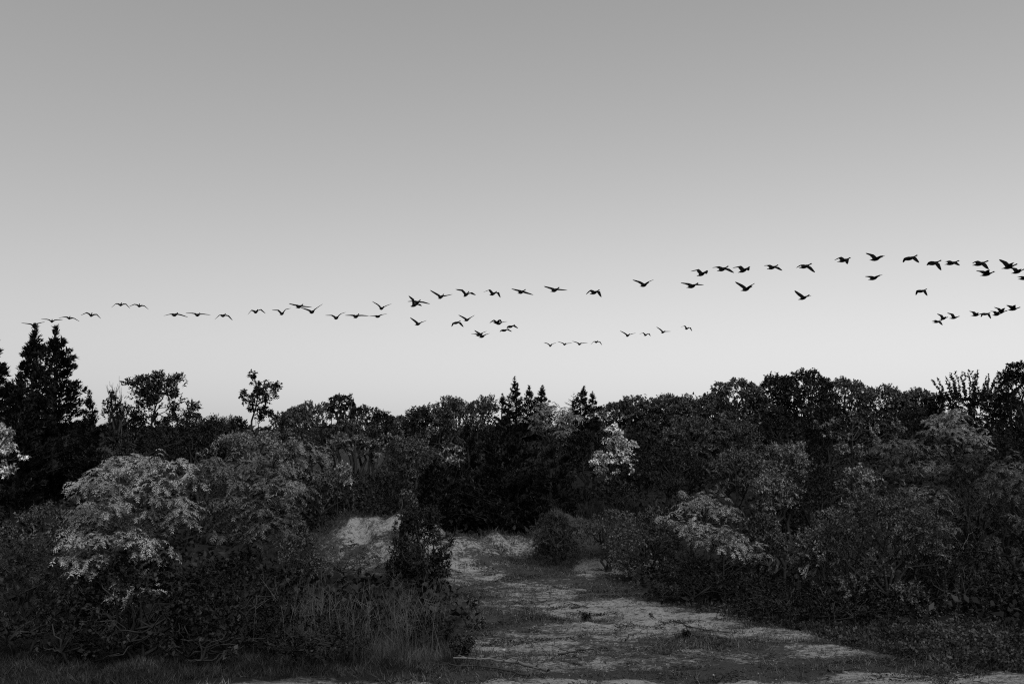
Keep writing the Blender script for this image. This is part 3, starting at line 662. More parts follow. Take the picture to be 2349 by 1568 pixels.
# --- near plants, right
plant('leafy', 1278, 1172, 1270, 110, 31.2, 'dark', 'bank_bush', 'shrub', 'dark bush draped over the root-hung sand bank right of the hollow', n=9, L=0.072, W=0.027, cov=2.2, droop=.9)
plant('leafy', 1395, 1165, 1250, 140, 30.5, 'mid', 'bank_shrub', 'shrub', 'grey twiggy shrub above the bare sand slope right of the hollow', n=9, L=0.068, W=0.031, cov=2.2)
plant('leafy', 1480, 1160, 1330, 180, 28.6, 'mid', 'leafy_shrub', 'shrub', 'grey speckled shrub beside the track below the brightest pale tree', n=12, L=0.068, W=0.035, cov=2.8)
plant('frond', 1605, 1125, 1230, 160, 28, 'light', 'sumac_bush', 'shrub', 'dim feathery sumac right of the grassy hollow', n=11, L=0.096, W=0.028, cov=2.4)
plant('frond', 1665, 1190, 1300, 190, 24.5, 'light', 'sumac_bush', 'shrub', 'pale feathery sumac above the right side of the sandy track', L=.085, W=.032, cov=4, fl=.27, r0=.03, nodes=[(1572, 1206, 14), (1592, 1202, 16), (1612, 1214, 18), (1636, 1224, 20), (1662, 1234, 20), (1690, 1246, 18), (1715, 1250, 18), (1742, 1264, 16), (1758, 1284, 9), (1600, 1236, 18), (1628, 1250, 20), (1660, 1262, 20), (1695, 1274, 18), (1725, 1284, 12)], trunk=[(1665, 1400), (1660, 1320), (1660, 1250)])
plant('leafy', 1600, 1270, 1400, 260, 25, 'dark', 'leafy_shrub', 'shrub', 'dark leafy shrub under the pale feathery sumac', n=12, L=0.072, W=0.039, cov=2.8)
plant('leafy', 1785, 1080, 1180, 120, 27.5, 'light', 'leafy_shrub', 'shrub', 'light leafy clump above and right of the pale feathery sumac', n=9, L=0.080, W=0.039, cov=2.6)
plant('leafy', 1885, 1060, 1240, 210, 28, 'dark', 'dark_shrub', 'shrub', 'large dark shrub behind the speckled olive-like bush', n=12, L=0.080, W=0.043, cov=3)
plant('leafy', 1745, 1170, 1300, 130, 26.5, 'mid', 'leafy_shrub', 'shrub', 'grey shrub between the pale sumac and the dark shrub', n=9, L=0.076, W=0.039, cov=2.8)
plant('leafy', 1865, 1205, 1340, 125, 23.4, 'light', 'leafy_shrub', 'shrub', 'greyish small shrub at the left flank of the speckled bush', n=9, L=0.068, W=0.035, cov=2.6)
plant('leafy', 2005, 1120, 1400, 290, 23, 'mid', 'speckled_bush', 'shrub', 'big bush of small speckled oval leaves in the right foreground', n=17, lsize=.32, L=0.068, W=0.031, cov=2.8, stems=4)
plant('leafy', 1975, 1062, 1170, 110, 25, 'light', 'leafy_shrub', 'shrub', 'leafy head rising behind the top of the speckled bush', n=8, L=0.080, W=0.043, cov=2.2)
plant('frond', 2105, 1115, 1260, 150, 23.8, 'mid', 'feathery_shrub', 'shrub', 'feathery shrub with bright edges at the right of the speckled bush', n=10, L=0.088, W=0.027, cov=2.4)
plant('frond', 2235, 1040, 1250, 200, 26.5, 'dark', 'feathery_shrub', 'shrub', 'dark feathery shrub left of the right-edge drooping shrub', n=12, L=0.088, W=0.028, cov=2.8)
plant('frond', 2335, 1055, 1310, 150, 24, 'mid', 'drooping_shrub', 'shrub', 'drooping feathery shrub cut off by the right frame edge', n=12, L=0.096, W=0.028, cov=2.8)
plant('leafy', 2180, 1230, 1400, 230, 23.2, 'dark', 'dark_shrub', 'shrub', 'dark low shrub around the bare stalk at right', n=11, L=0.072, W=0.039, cov=2.6)
plant('leafy', 2320, 1300, 1430, 160, 22.4, 'dark', 'broadleaf_weed', 'shrub', 'dark broad-leaved shrub low at the right frame edge', n=9, L=0.096, W=0.062, cov=2.4)
plant('leafy', 1780, 1330, 1420, 220, 22.6, 'black', 'dark_shrub', 'shrub', 'blackish low shrub behind the weeds right of the track', n=9, L=0.072, W=0.039, cov=2.6)
plant('leafy', 1960, 1350, 1425, 250, 22.0, 'black', 'dark_shrub', 'shrub', 'blackish low growth under the speckled bush', n=9, L=0.072, W=0.039, cov=2.4)

# ------------------------------------------------------------------ uncountable growth
def region_scatter(rng, n, x0, x1, y0, y1, dens):
    """n points inside the box, thinned by dens(x, y) in 0..1"""
    out = []; got = 0
    while got < n:
        x = rng.uniform(x0, x1, n); y = rng.uniform(y0, y1, n)
        k = rng.uniform(0, 1, n) < dens(x, y)
        out.append(np.stack([x[k], y[k]], -1)); got += k.sum()
    return np.concatenate(out)[:n]

def tufts(rng, XY, per, L, W, mat, name, label, spread=.5, base=.04, curl=.3, lvar=.5):
    x, y = XY[:, 0], XY[:, 1]
    P = np.stack([x, y, terrain(x, y)], -1)
    P = np.repeat(P, per, 0) + rng.normal(size=(len(P) * per, 3)) * np.array([base, base, 0])
    D = unit(rng.normal(size=P.shape) * spread + np.array([0, 0, 1.]))
    N = rng.normal(size=P.shape)
    Ls = np.repeat(np.broadcast_to(L, (len(XY),)), per) * rng.uniform(1 - lvar, 1 + lvar, len(P))
    q = leaves(P - np.array([0, 0, .01]), D, N, Ls, W * rng.uniform(.6, 1.3, len(P)), .05, .3)
    q[:, 2, 2] -= curl * Ls * rng.uniform(0, 1, len(P)) * .5
    b = Bag(); b.quads(q); o = b.build(name, mat); NQ[0] += len(q)
    return tag(o, label, name.split('_')[-1], kind='stuff')

rng = np.random.default_rng(9)
GRASS = foliage('dry_grass', .07, .5); GRASS_DK = foliage('dull_grass', .03, .5); WEED = foliage('weed_leaf', .036, .5)
nzf = lambda x, y, s, f: fnoise(np.stack([x, y, 0 * x], -1), s, f)
# thin turf on the track
d1 = lambda x, y: np.clip(clearing(x, y) * (1.05 - 1.1 * sandiness(x, y)) * (.55 + .7 * nzf(x, y, 21, 1.3)), 0.015, 1) * (clearing(x, y) > .05)
tufts(rng, region_scatter(rng, 16000, -7, 13, 16.2, 33, d1), 4, .05, .010, GRASS_DK, 'track_grass', 'thin dull turf spread over the sandy track', .9, .03)
tufts(rng, region_scatter(rng, 3500, -7, 13, 16.2, 33, d1), 5, .13, .012, GRASS, 'track_grass', 'longer dry grass tufts on the sandy track', .55, .04)
# grass verge, left foreground
d2 = lambda x, y: np.clip((1 - sstep(-1.5, -.3, x)) * sstep(.0, .35, y - np.where(x < -5.4, 16.8, 17.4)) * (.7 + .5 * nzf(x, y, 22, .9)), 0, 1)
tufts(rng, region_scatter(rng, 5500, -11, 0, 16.6, 19.0, d2), 5, .15, .011, GRASS_DK, 'verge_grass', 'dark grass verge along the bottom left', .6, .06)
# dry tall grass left of the track and on the hollow slope
d3 = lambda x, y: np.clip((1 - sstep(-1.4, -.9, x)) * sstep(-4.9, -4.3, x) * (.35 + .9 * nzf(x, y, 23, 1.1)), 0, 1)
xy = region_scatter(rng, 520, -5, -.8, 18.3, 20.8, d3)
tufts(rng, xy, 5, .45 + .3 * nzf(xy[:, 0], xy[:, 1], 26, .9), .007, DRY, 'tall_grass', 'wispy tall dry grass left of the sandy track', .3, .05, .5)
ns = 200; grp = rng.choice(3, ns, p=[.45, .4, .15]); xv = np.array([735., 935., 840.])[grp] + rng.normal(size=ns) * np.array([55., 60., 50.])[grp]; yy = rng.uniform(18.4, 20.4, ns)
bx = (xv - 1174.5) / FPX * yy; A = np.stack([bx, yy, terrain(bx, yy)], -1)
hgt = rng.uniform(.4, 1.45, ns) * np.where(grp == 2, .8, 1.); ln = rng.normal(size=(ns, 2)) * .16
M1 = A + np.stack([ln[:, 0] * hgt * .4, ln[:, 1] * hgt * .4, hgt * .55], -1); E1 = A + np.stack([ln[:, 0] * hgt * 1.3, ln[:, 1] * hgt * 1.3, hgt], -1)
b = Bag(); thin_sticks(A, M1, .005, b); thin_sticks(M1, E1, .0036, b)
for k in range(5):
    t_ = rng.uniform(.2, .95, (ns, 1)); S0 = M1 + (E1 - M1) * t_
    thin_sticks(S0, S0 + unit(rng.normal(size=(ns, 3)) * .55 + [0, 0, .9]) * rng.uniform(.08, .35, (ns, 1)), .003, b)
tag(b.build('dry_weeds', foliage('dry_weed_stem', .075, .5)), 'wispy upright dry weed stems left of the sandy track', 'weeds', kind='stuff')
d4 = lambda x, y: np.clip(sstep(1.8, 3, x) * (1 - sstep(7.5, 9, x)) * sstep(33, 34, y) * (1 - sstep(38, 40, y)), 0, 1)
tufts(rng, region_scatter(rng, 2600, 1.5, 9, 33, 40, d4), 6, .6, .014, GRASS_DK, 'slope_grass', 'dim grass slope below the brightest pale tree', .25, .08, .4)
# flat weed mats breaking up the sand
d8 = lambda x, y: clearing(x, y) * sstep(.18, .5, nzf(x, y * 2.2, 41, 1.5) + .45 * nzf(x, y * 1.6, 42, 5.) - .25 * sandiness(x, y))
xy = region_scatter(rng, 17000, -6.5, 12, 16.3, 32.5, d8)
P = np.stack([xy[:, 0], xy[:, 1], terrain(xy[:, 0], xy[:, 1]) + rng.uniform(.004, .045, len(xy))], -1)
q = leaves(P, unit(rng.normal(size=P.shape) * np.array([1, 1, .35])), unit(rng.normal(size=P.shape) * .45 + [0, 0, 1]), rng.uniform(.03, .075, len(P)), rng.uniform(.015, .035, len(P)))
b = Bag(); b.quads(q); tag(b.build('weed_mats', GRASS_DK), 'flat dark mats of small weeds on the sandy track', 'weeds', kind='stuff')
# loose stones and clods
xy = region_scatter(rng, 2200, -6.5, 11, 16.3, 32.3, lambda x, y: clearing(x, y) * (.3 + .7 * sandiness(x, y)))
P = np.stack([xy[:, 0], xy[:, 1], terrain(xy[:, 0], xy[:, 1])], -1); sz = rng.uniform(.008, .03, len(P)) ** 1.0
O = np.array([[1, 0, 0], [0, 1, 0], [-1, 0, 0], [0, -1, 0], [0, 0, .8], [0, 0, -.8]])
V = P[:, None] + O[None] * sz[:, None, None] * rng.uniform(.6, 1.2, (len(P), 6, 1)); F = np.array([[0, 1, 4], [1, 2, 4], [2, 3, 4], [3, 0, 4], [1, 0, 5], [2, 1, 5], [3, 2, 5], [0, 3, 5]])
b = Bag(); b.add(V.reshape(-1, 3), (np.arange(len(P))[:, None, None] * 6 + F[None]).reshape(-1, 3))
tag(b.build('gravel', plain('clod', .13, .9, .5, 3.)), 'loose clods and small stones on the sand', 'gravel', kind='stuff')
# grass fringe hanging on the sand banks
d7 = lambda x, y: np.clip((.25 + .9 * nzf(x, y, 27, 1.1)) * (sstep(31.2, 32.4, y) + .35 * (sandiness(x, y) < .55)) * np.where((x > -5.8) & (x < -3.), .3, 1.), 0, 1)
xy = region_scatter(rng, 3000, -8, 4.5, 29.5, 34.2, d7)
tufts(rng, xy, 6, .28, .014, GRASS_DK, 'bank_grass', 'straggling grass and roots along the crest of the sand banks', .9, .06, 1.2)
# weeds at right
d5 = lambda x, y: np.clip(sstep(-.6, .6, x - np.interp(y, [17, 19, 21, 23, 25], [9.0, 7.6, 6.6, 5.2, 4.0])) * sstep(17.7, 18.3, y) * (.75 + .5 * nzf(x, y, 24, .7)), 0, 1)
xy = region_scatter(rng, 5200, 3, 13.5, 17.3, 24.5, d5)
hh = .10 + .22 * np.clip((xy[:, 0] - 6) / 5, 0, 1) * np.clip(.6 + .6 * nzf(xy[:, 0], xy[:, 1], 25, 1.), .2, 1.4)
P = np.stack([xy[:, 0], xy[:, 1], terrain(xy[:, 0], xy[:, 1])], -1); per = 8
PP = np.repeat(P, per, 0); H = np.repeat(hh, per)
PP = PP + np.stack([rng.normal(size=len(PP)) * .05, rng.normal(size=len(PP)) * .05, H * rng.uniform(.1, 1, len(PP))], -1)
q = leaves(PP, unit(rng.normal(size=PP.shape) + [0, 0, .1]), unit(rng.normal(size=PP.shape) * .6 + [0, 0, 1]), rng.uniform(.05, .10, len(PP)), rng.uniform(.03, .055, len(PP)))
b = Bag(); b.quads(q); thin_sticks(P, P + np.stack([0 * hh, 0 * hh, hh], -1), .004, b)
tag(b.build('weeds', WEED), 'low leafy weeds along the right of the track', 'weeds', kind='stuff')
d5b = lambda x, y: d5(x, y) * sstep(17.6, 18.0, y)
tufts(rng, region_scatter(rng, 4200, 3, 13.5, 16.9, 22, d5b), 5, .2, .012, GRASS_DK, 'verge_grass', 'grass mixed into the weeds on the right', .55, .06)
# undergrowth between and behind the bushes
d6 = lambda x, y: (1 - clearing(x, y)) * (np.abs(x) < y * .56 + 2) * sstep(20, 22.5, y + .0 * x) * np.where((x > 0) & (y < 25), sstep(6.2, 7.5, x), 1) * np.where((x > -6.5) & (x < 4) & (y > 28) & (y < 33.6), 0., 1)
xy = region_scatter(rng, 7600, -30, 30, 20, 58, d6)
per = 11; P = np.stack([xy[:, 0], xy[:, 1], terrain(xy[:, 0], xy[:, 1])], -1)
hh = np.interp(xy[:, 1], [20, 26, 34, 45, 58], [.5, .8, 1.2, 2.2, 2.8]) * rng.uniform(.5, 1.1, len(xy))
hh = np.where((xy[:, 0] > 1.5) & (xy[:, 0] < 9) & (xy[:, 1] < 41), .35, hh)
hh = np.where((xy[:, 0] > 6) & (xy[:, 1] > 44), 1.25 * hh, hh)
hh = np.where((xy[:, 0] < -2) & (xy[:, 1] > 38), .4 * hh, hh)
hh = np.where((xy[:, 0] > -7) & (xy[:, 0] < 3) & (xy[:, 1] < 36), .5 * hh, hh)
PP = np.repeat(P, per, 0) + np.stack([rng.normal(size=len(P) * per) * .25, rng.normal(size=len(P) * per) * .25, np.repeat(hh, per) * rng.uniform(.05, 1, len(P) * per)], -1)
q = leaves(PP, unit(rng.normal(size=PP.shape) + [0, 0, .2]), unit(rng.normal(size=PP.shape) * .7 + [0, 0, 1]), rng.uniform(.13, .27, len(PP)), rng.uniform(.08, .15, len(PP)))
b = Bag(); b.quads(q); tag(b.build('undergrowth', TONE['dark']), 'dark leafy undergrowth filling the thicket between the bushes', 'undergrowth', kind='stuff'); NQ[0] += len(q)
# far wood
n = 24000; x = rng.uniform(-260, 260, n); y = rng.uniform(330, 400, n)
top = 4.6 + 2.0 * nzf(x, y * .2, 31, .06) + 1.6 * nzf(x, y * .2, 32, .25)
PP = np.stack([x, y, -1 + (top + 1) * rng.uniform(0, 1, n) ** .6], -1)
q = leaves(PP, unit(rng.normal(size=PP.shape)), unit(rng.normal(size=PP.shape) + [0, 0, .6]), rng.uniform(1., 2.2, n), rng.uniform(.8, 1.5, n))
b = Bag(); b.quads(q); tag(b.build('distant_treeline', TONE['dark']), 'far wood on the horizon seen through the gap at left', 'treeline', kind='stuff')
# dark chips and twigs littering the sand
xy = region_scatter(rng, 2600, -3, 9, 16.4, 32, lambda x, y: clearing(x, y) * .8)
P = np.stack([xy[:, 0], xy[:, 1], terrain(xy[:, 0], xy[:, 1]) + .012], -1)
a = rng.uniform(0, 6.28, len(P)); ln = rng.uniform(.03, .16, len(P))[:, None]
b = Bag(); thin_sticks(P, P + np.stack([np.cos(a), np.sin(a), rng.normal(size=len(P)) * .12], -1) * ln, .006, b)
tag(b.build('twig_litter', BARK), 'small dark twigs and bark bits scattered over the sand', 'litter', kind='stuff')

# ------------------------------------------------------------------ stalks, sticks, fallen branches
def gp(xv, yv, Y=None):
    """ground point under print pixel (flat ground)"""
    Y = Y or CAM_Z / max(1e-3, -(at(xv, yv, 1.0)[2] - CAM_Z))
    for _ in range(4):
        p = at(xv, yv, Y); z = ground_at(p[0], Y)
        Y = Y * (CAM_Z - z) / max(.2, CAM_Z - p[2])
    p = at(xv, yv, Y); return np.array([p[0], Y, ground_at(p[0], Y)])

def stalk(pts, d, r, mat, label, name='dry_stalk', cat='stalk', side=0, seed=0):
    """bare stem through print pixels, root first; each stands at distance d"""
    rng = np.random.default_rng(seed + 900)
    P = np.array([at(px, py, d + .05 * i) for i, (px, py) in enumerate(pts)])
    P[0, 2] = ground_at(P[0, 0], P[0, 1]) - .05
    o = P[0].copy(); root = tag(empty(name, o), label, cat); b = Bag()
    Q = np.concatenate([np.linspace(P[i], P[i + 1], 5, endpoint=False) for i in range(len(P) - 1)] + [P[-1:]]) - o
    Q[1:-1] += rng.normal(size=(len(Q) - 2, 3)) * .012
    tubes([(Q, np.linspace(r, r * .35, len(Q)))], b, 5); b.build('stem', mat, root, True)
    for k in range(side):
        i = rng.integers(len(Q) // 3, len(Q) - 1); a = rng.uniform(0, 6.28)
        e = Q[i] + unit(np.array([math.cos(a), math.sin(a) * .5, rng.uniform(.3, 1.1)])) * rng.uniform(.2, .55)
        bb = Bag(); tubes([(curve_path(Q[i], e, .05, rng, 5, .04), np.linspace(r * .5, .003, 5))], bb, 4); bb.build('twig', mat, root, True)
    return root

stalk([(742, 1478), (741, 1400), (738, 1330), (737, 1255)], 21.8, .014, DRY, 'tall straight dry stalk with side twigs, left of the track', side=10, seed=1)
stalk([(712, 1500), (716, 1430), (706, 1345)], 21.6, .010, DRY, 'shorter dry stalk just left of the tall straight one', side=3, seed=2)
stalk([(823, 1460), (821, 1380), (818, 1270)], 23.5, .008, DRY, 'thin dry stalk rising in front of the sand bank', side=5, seed=3)
stalk([(925, 1475), (960, 1430), (995, 1352)], 22.2, .008, BARK_PALE, 'pale thin stalk leaning right at the edge of the track', side=0, seed=4)
stalk([(905, 1350), (903, 1310), (900, 1265)], 25.5, .007, DRY, 'fine dry stalk before the dark bush on the bank', side=5, seed=5)
stalk([(2215, 1395), (2212, 1320), (2205, 1260), (2170, 1190)], 22.9, .011, BARK_PALE, 'long bare pale stalk curving up at right', side=7, seed=6)
stalk([(1905, 1420), (1895, 1370), (1880, 1345)], 22.0, .007, BARK_PALE, 'thin pale stem under the speckled bush', side=1, seed=7)
stalk([(785, 1510), (800, 1445), (860, 1390)], 20.6, .007, DRY, 'dry stem leaning right in the low bramble', side=3, seed=8)
stalk([(1350, 1250), (1356, 1225), (1368, 1190)], 30.3, .008, DRY, 'short dry stem on the bank right of the hollow', side=3, seed=9)
ORD5 = ['first', 'second', 'third', 'fourth', 'fifth']
for i, (xv, yb, yt, d) in enumerate([(2172, 1400, 1325, 22.4), (2200, 1400, 1315, 22.5), (2228, 1395, 1300, 22.6), (2262, 1395, 1290, 22.5), (2296, 1400, 1318, 22.3)]):
    g = at(xv, yb, d); gz = ground_at(g[0], d); h = at(xv, yt, d)[2] - gz; r_ = np.random.default_rng(40 + i)
    root = tag(empty('weed_spike', (g[0], d, gz)), ORD5[i] + ' from left of five upright weed spikes beside the bare pale stalk', 'weed', 'upright weed spikes at right')
    b = Bag(); tubes([(curve_path(np.array([0, 0, -.05]), np.array([r_.normal() * .05, 0, h]), 0, r_, 5, .01), np.linspace(.008, .003, 5))], b, 4); b.build('stem', DRY, root, True)
    t = r_.uniform(.15, 1, 150); Pp = np.stack([r_.normal(size=150) * .01, r_.normal(size=150) * .01, t * h], -1)
    qq = leaves(Pp, unit(r_.normal(size=(150, 3)) + [0, 0, .9]), r_.normal(size=(150, 3)), (.13 - .09 * t) * r_.uniform(.7, 1.2, 150), .03)
    b = Bag(); b.quads(qq); b.build('leaves', TONE['mid'], root)

def lying(pts, r, mat, label, name='fallen_stick', cat='stick', twigs=0, seed=0, lift=.02):
    rng = np.random.default_rng(700 + seed)
    P = np.array([gp(*p) for p in pts]); P[:, 2] += r + lift * rng.uniform(.2, 1, len(P))
    o = P[0].copy(); o[2] -= r; root = tag(empty(name, o), label, cat)
    Q = np.concatenate([np.linspace(P[i], P[i + 1], 5, endpoint=False) for i in range(len(P) - 1)] + [P[-1:]]) - o
    Q[1:-1] += rng.normal(size=(len(Q) - 2, 3)) * np.array([.02, .02, .006])
    b = Bag(); tubes([(Q, np.linspace(r, r * .4, len(Q)))], b, 6); b.build('stick', mat, root, True)
    for k in range(twigs):
        i = rng.integers(1, len(Q) - 1); a = rng.uniform(0, 6.28)
        e = Q[i] + np.array([math.cos(a), math.sin(a), rng.uniform(0, .35)]) * rng.uniform(.15, .5)
        bb = Bag(); tubes([(curve_path(Q[i], e, .08, rng, 5, .06), np.linspace(r * .45, .003, 5))], bb, 4); bb.build('twig', mat, root, True)
    return root

lying([(1258, 1558), (1190, 1540), (1110, 1526), (1040, 1528)], .035, BARK_PALE, 'pale-ended fallen branch on the verge at the bottom of the frame', 'fallen_branch', 'branch', 12, 1, .12)
lying([(1215, 1556), (1120, 1545), (1010, 1535)], .025, BARK, 'dark fallen branch lying against the pale-ended one', 'fallen_branch', 'branch', 9, 2, .1)
lying([(1280, 1504), (1330, 1496), (1390, 1486)], .02, BARK, 'dark forked stick lying across the lower track', 'fallen_stick', 'stick', 4, 3)
lying([(1545, 1424), (1590, 1438), (1640, 1452), (1690, 1452)], .018, BARK, 'long dark stick along the right side of the bare sand', 'fallen_stick', 'stick', 3, 4)
lying([(1310, 1396), (1340, 1392), (1352, 1395)], .022, BARK, 'short dark stick left of the bare sand patch', 'fallen_stick', 'stick', 1, 5)
lying([(1200, 1395), (1232, 1408), (1262, 1412)], .018, BARK, 'thin dark stick at the left border of the track', 'fallen_stick', 'stick', 2, 6)
lying([(1490, 1413), (1500, 1418)], .03, BARK, 'small dark log chunk on the bare sand', 'wood_chunk', 'wood', 0, 7)
lying([(1560, 1372), (1582, 1380)], .022, PALE_STICK, 'short pale stick where track meets right bushes', 'fallen_stick', 'stick', 0, 8)
lying([(1838, 1418), (1832, 1410), (1826, 1402)], .015, PALE_STICK, 'small pale curved stick in the right weeds', 'fallen_stick', 'stick', 0, 9, .1)
lying([(1900, 1544), (1940, 1542), (1975, 1535)], .025, BARK, 'dark stick lying at the edge of the pale bottom track', 'fallen_stick', 'stick', 1, 10)
lying([(1195, 1262), (1225, 1264), (1260, 1268)], .03, BARK, 'dark stick lying at the foot of the sandy hollow', 'fallen_stick', 'stick', 2, 11)
lying([(1435, 1470), (1447, 1462), (1462, 1452)], .016, BARK, 'thin crooked stick in the middle of the lower track', 'fallen_stick', 'stick', 2, 12)

# leafy sprout clump beside the fallen branch
def sprout(xv, yv, h, n, label, tone, seed):
    r_ = np.random.default_rng(seed); p = gp(xv, yv); root = tag(empty('leafy_sprout', p), label, 'plant')
    b = Bag(); q = []
    for i in range(n):
        a = r_.uniform(0, 6.28); e = np.array([math.cos(a) * h * .5, math.sin(a) * h * .4, h * r_.uniform(.5, 1.)])
        Pth = curve_path(np.array([0, 0, -.03]), e, .15, r_, 5, .04); tubes([(Pth, np.linspace(.007, .003, 5))], b, 4)
        t = r_.uniform(.15, 1, 26) * 3.99; i0 = t.astype(int); B = Pth[i0] + (Pth[i0 + 1] - Pth[i0]) * (t - i0)[:, None]
        q.append(leaves(B, unit(r_.normal(size=B.shape) + [0, 0, -.25]), unit(r_.normal(size=B.shape) * .6 + [0, 0, 1]), r_.uniform(.06, .11, 26), r_.uniform(.025, .045, 26)))
    b.build('stem', BARK, root, True); c = Bag(); c.quads(np.concatenate(q)); c.build('leaves', TONE[tone], root)
sprout(1060, 1512, .5, 16, 'dark leafy sprout clump beside the fallen branches', 'dark', 1)
sprout(1095, 1440, .35, 9, 'small leafy sprout on the left border of the track', 'mid', 2)
sprout(1085, 1400, .4, 10, 'weedy sprout at the left border of the track, farther up', 'mid', 3)
sprout(1345, 1420, .16, 6, 'tiny weed growing on the bare sand near a short stick', 'dark', 4)
sprout(1575, 1462, .14, 7, 'tiny weed near the end of the long dark stick', 'dark', 5)
sprout(1320, 1280, .3, 8, 'small weed at the foot of the bare sand slope', 'dark', 6)

# pale pebbles
def pebble(xv, yv, s, label):
    p = gp(xv, yv); r_ = np.random.default_rng(int(xv))
    b = Bag(); u = np.linspace(0, math.pi, 6); w = np.arange(8) * math.pi / 4
    V = np.array([[math.sin(a) * math.cos(c), math.sin(a) * math.sin(c) * .8, math.cos(a) * .6] for a in u for c in w]) * s * (1 + .15 * r_.normal(size=(48, 1)))
    F = [[i * 8 + j, (i + 1) * 8 + j, (i + 1) * 8 + (j + 1) % 8, i * 8 + (j + 1) % 8] for i in range(5) for j in range(8)]
    b.add(V, F); o = b.build('pebble', PALE_STICK, None, True); o.location = (p[0], p[1], p[2] + s * .3); tag(o, label, 'pebble')
pebble(1156, 1492, .05, 'small bright pebble on the track left of the dark forked stick')
pebble(1150, 1236, .05, 'small pale stone at the sandy hollow, below the black cedars')
pebble(1118, 1256, .05, 'small pale stone on the slope left of the sandy hollow')

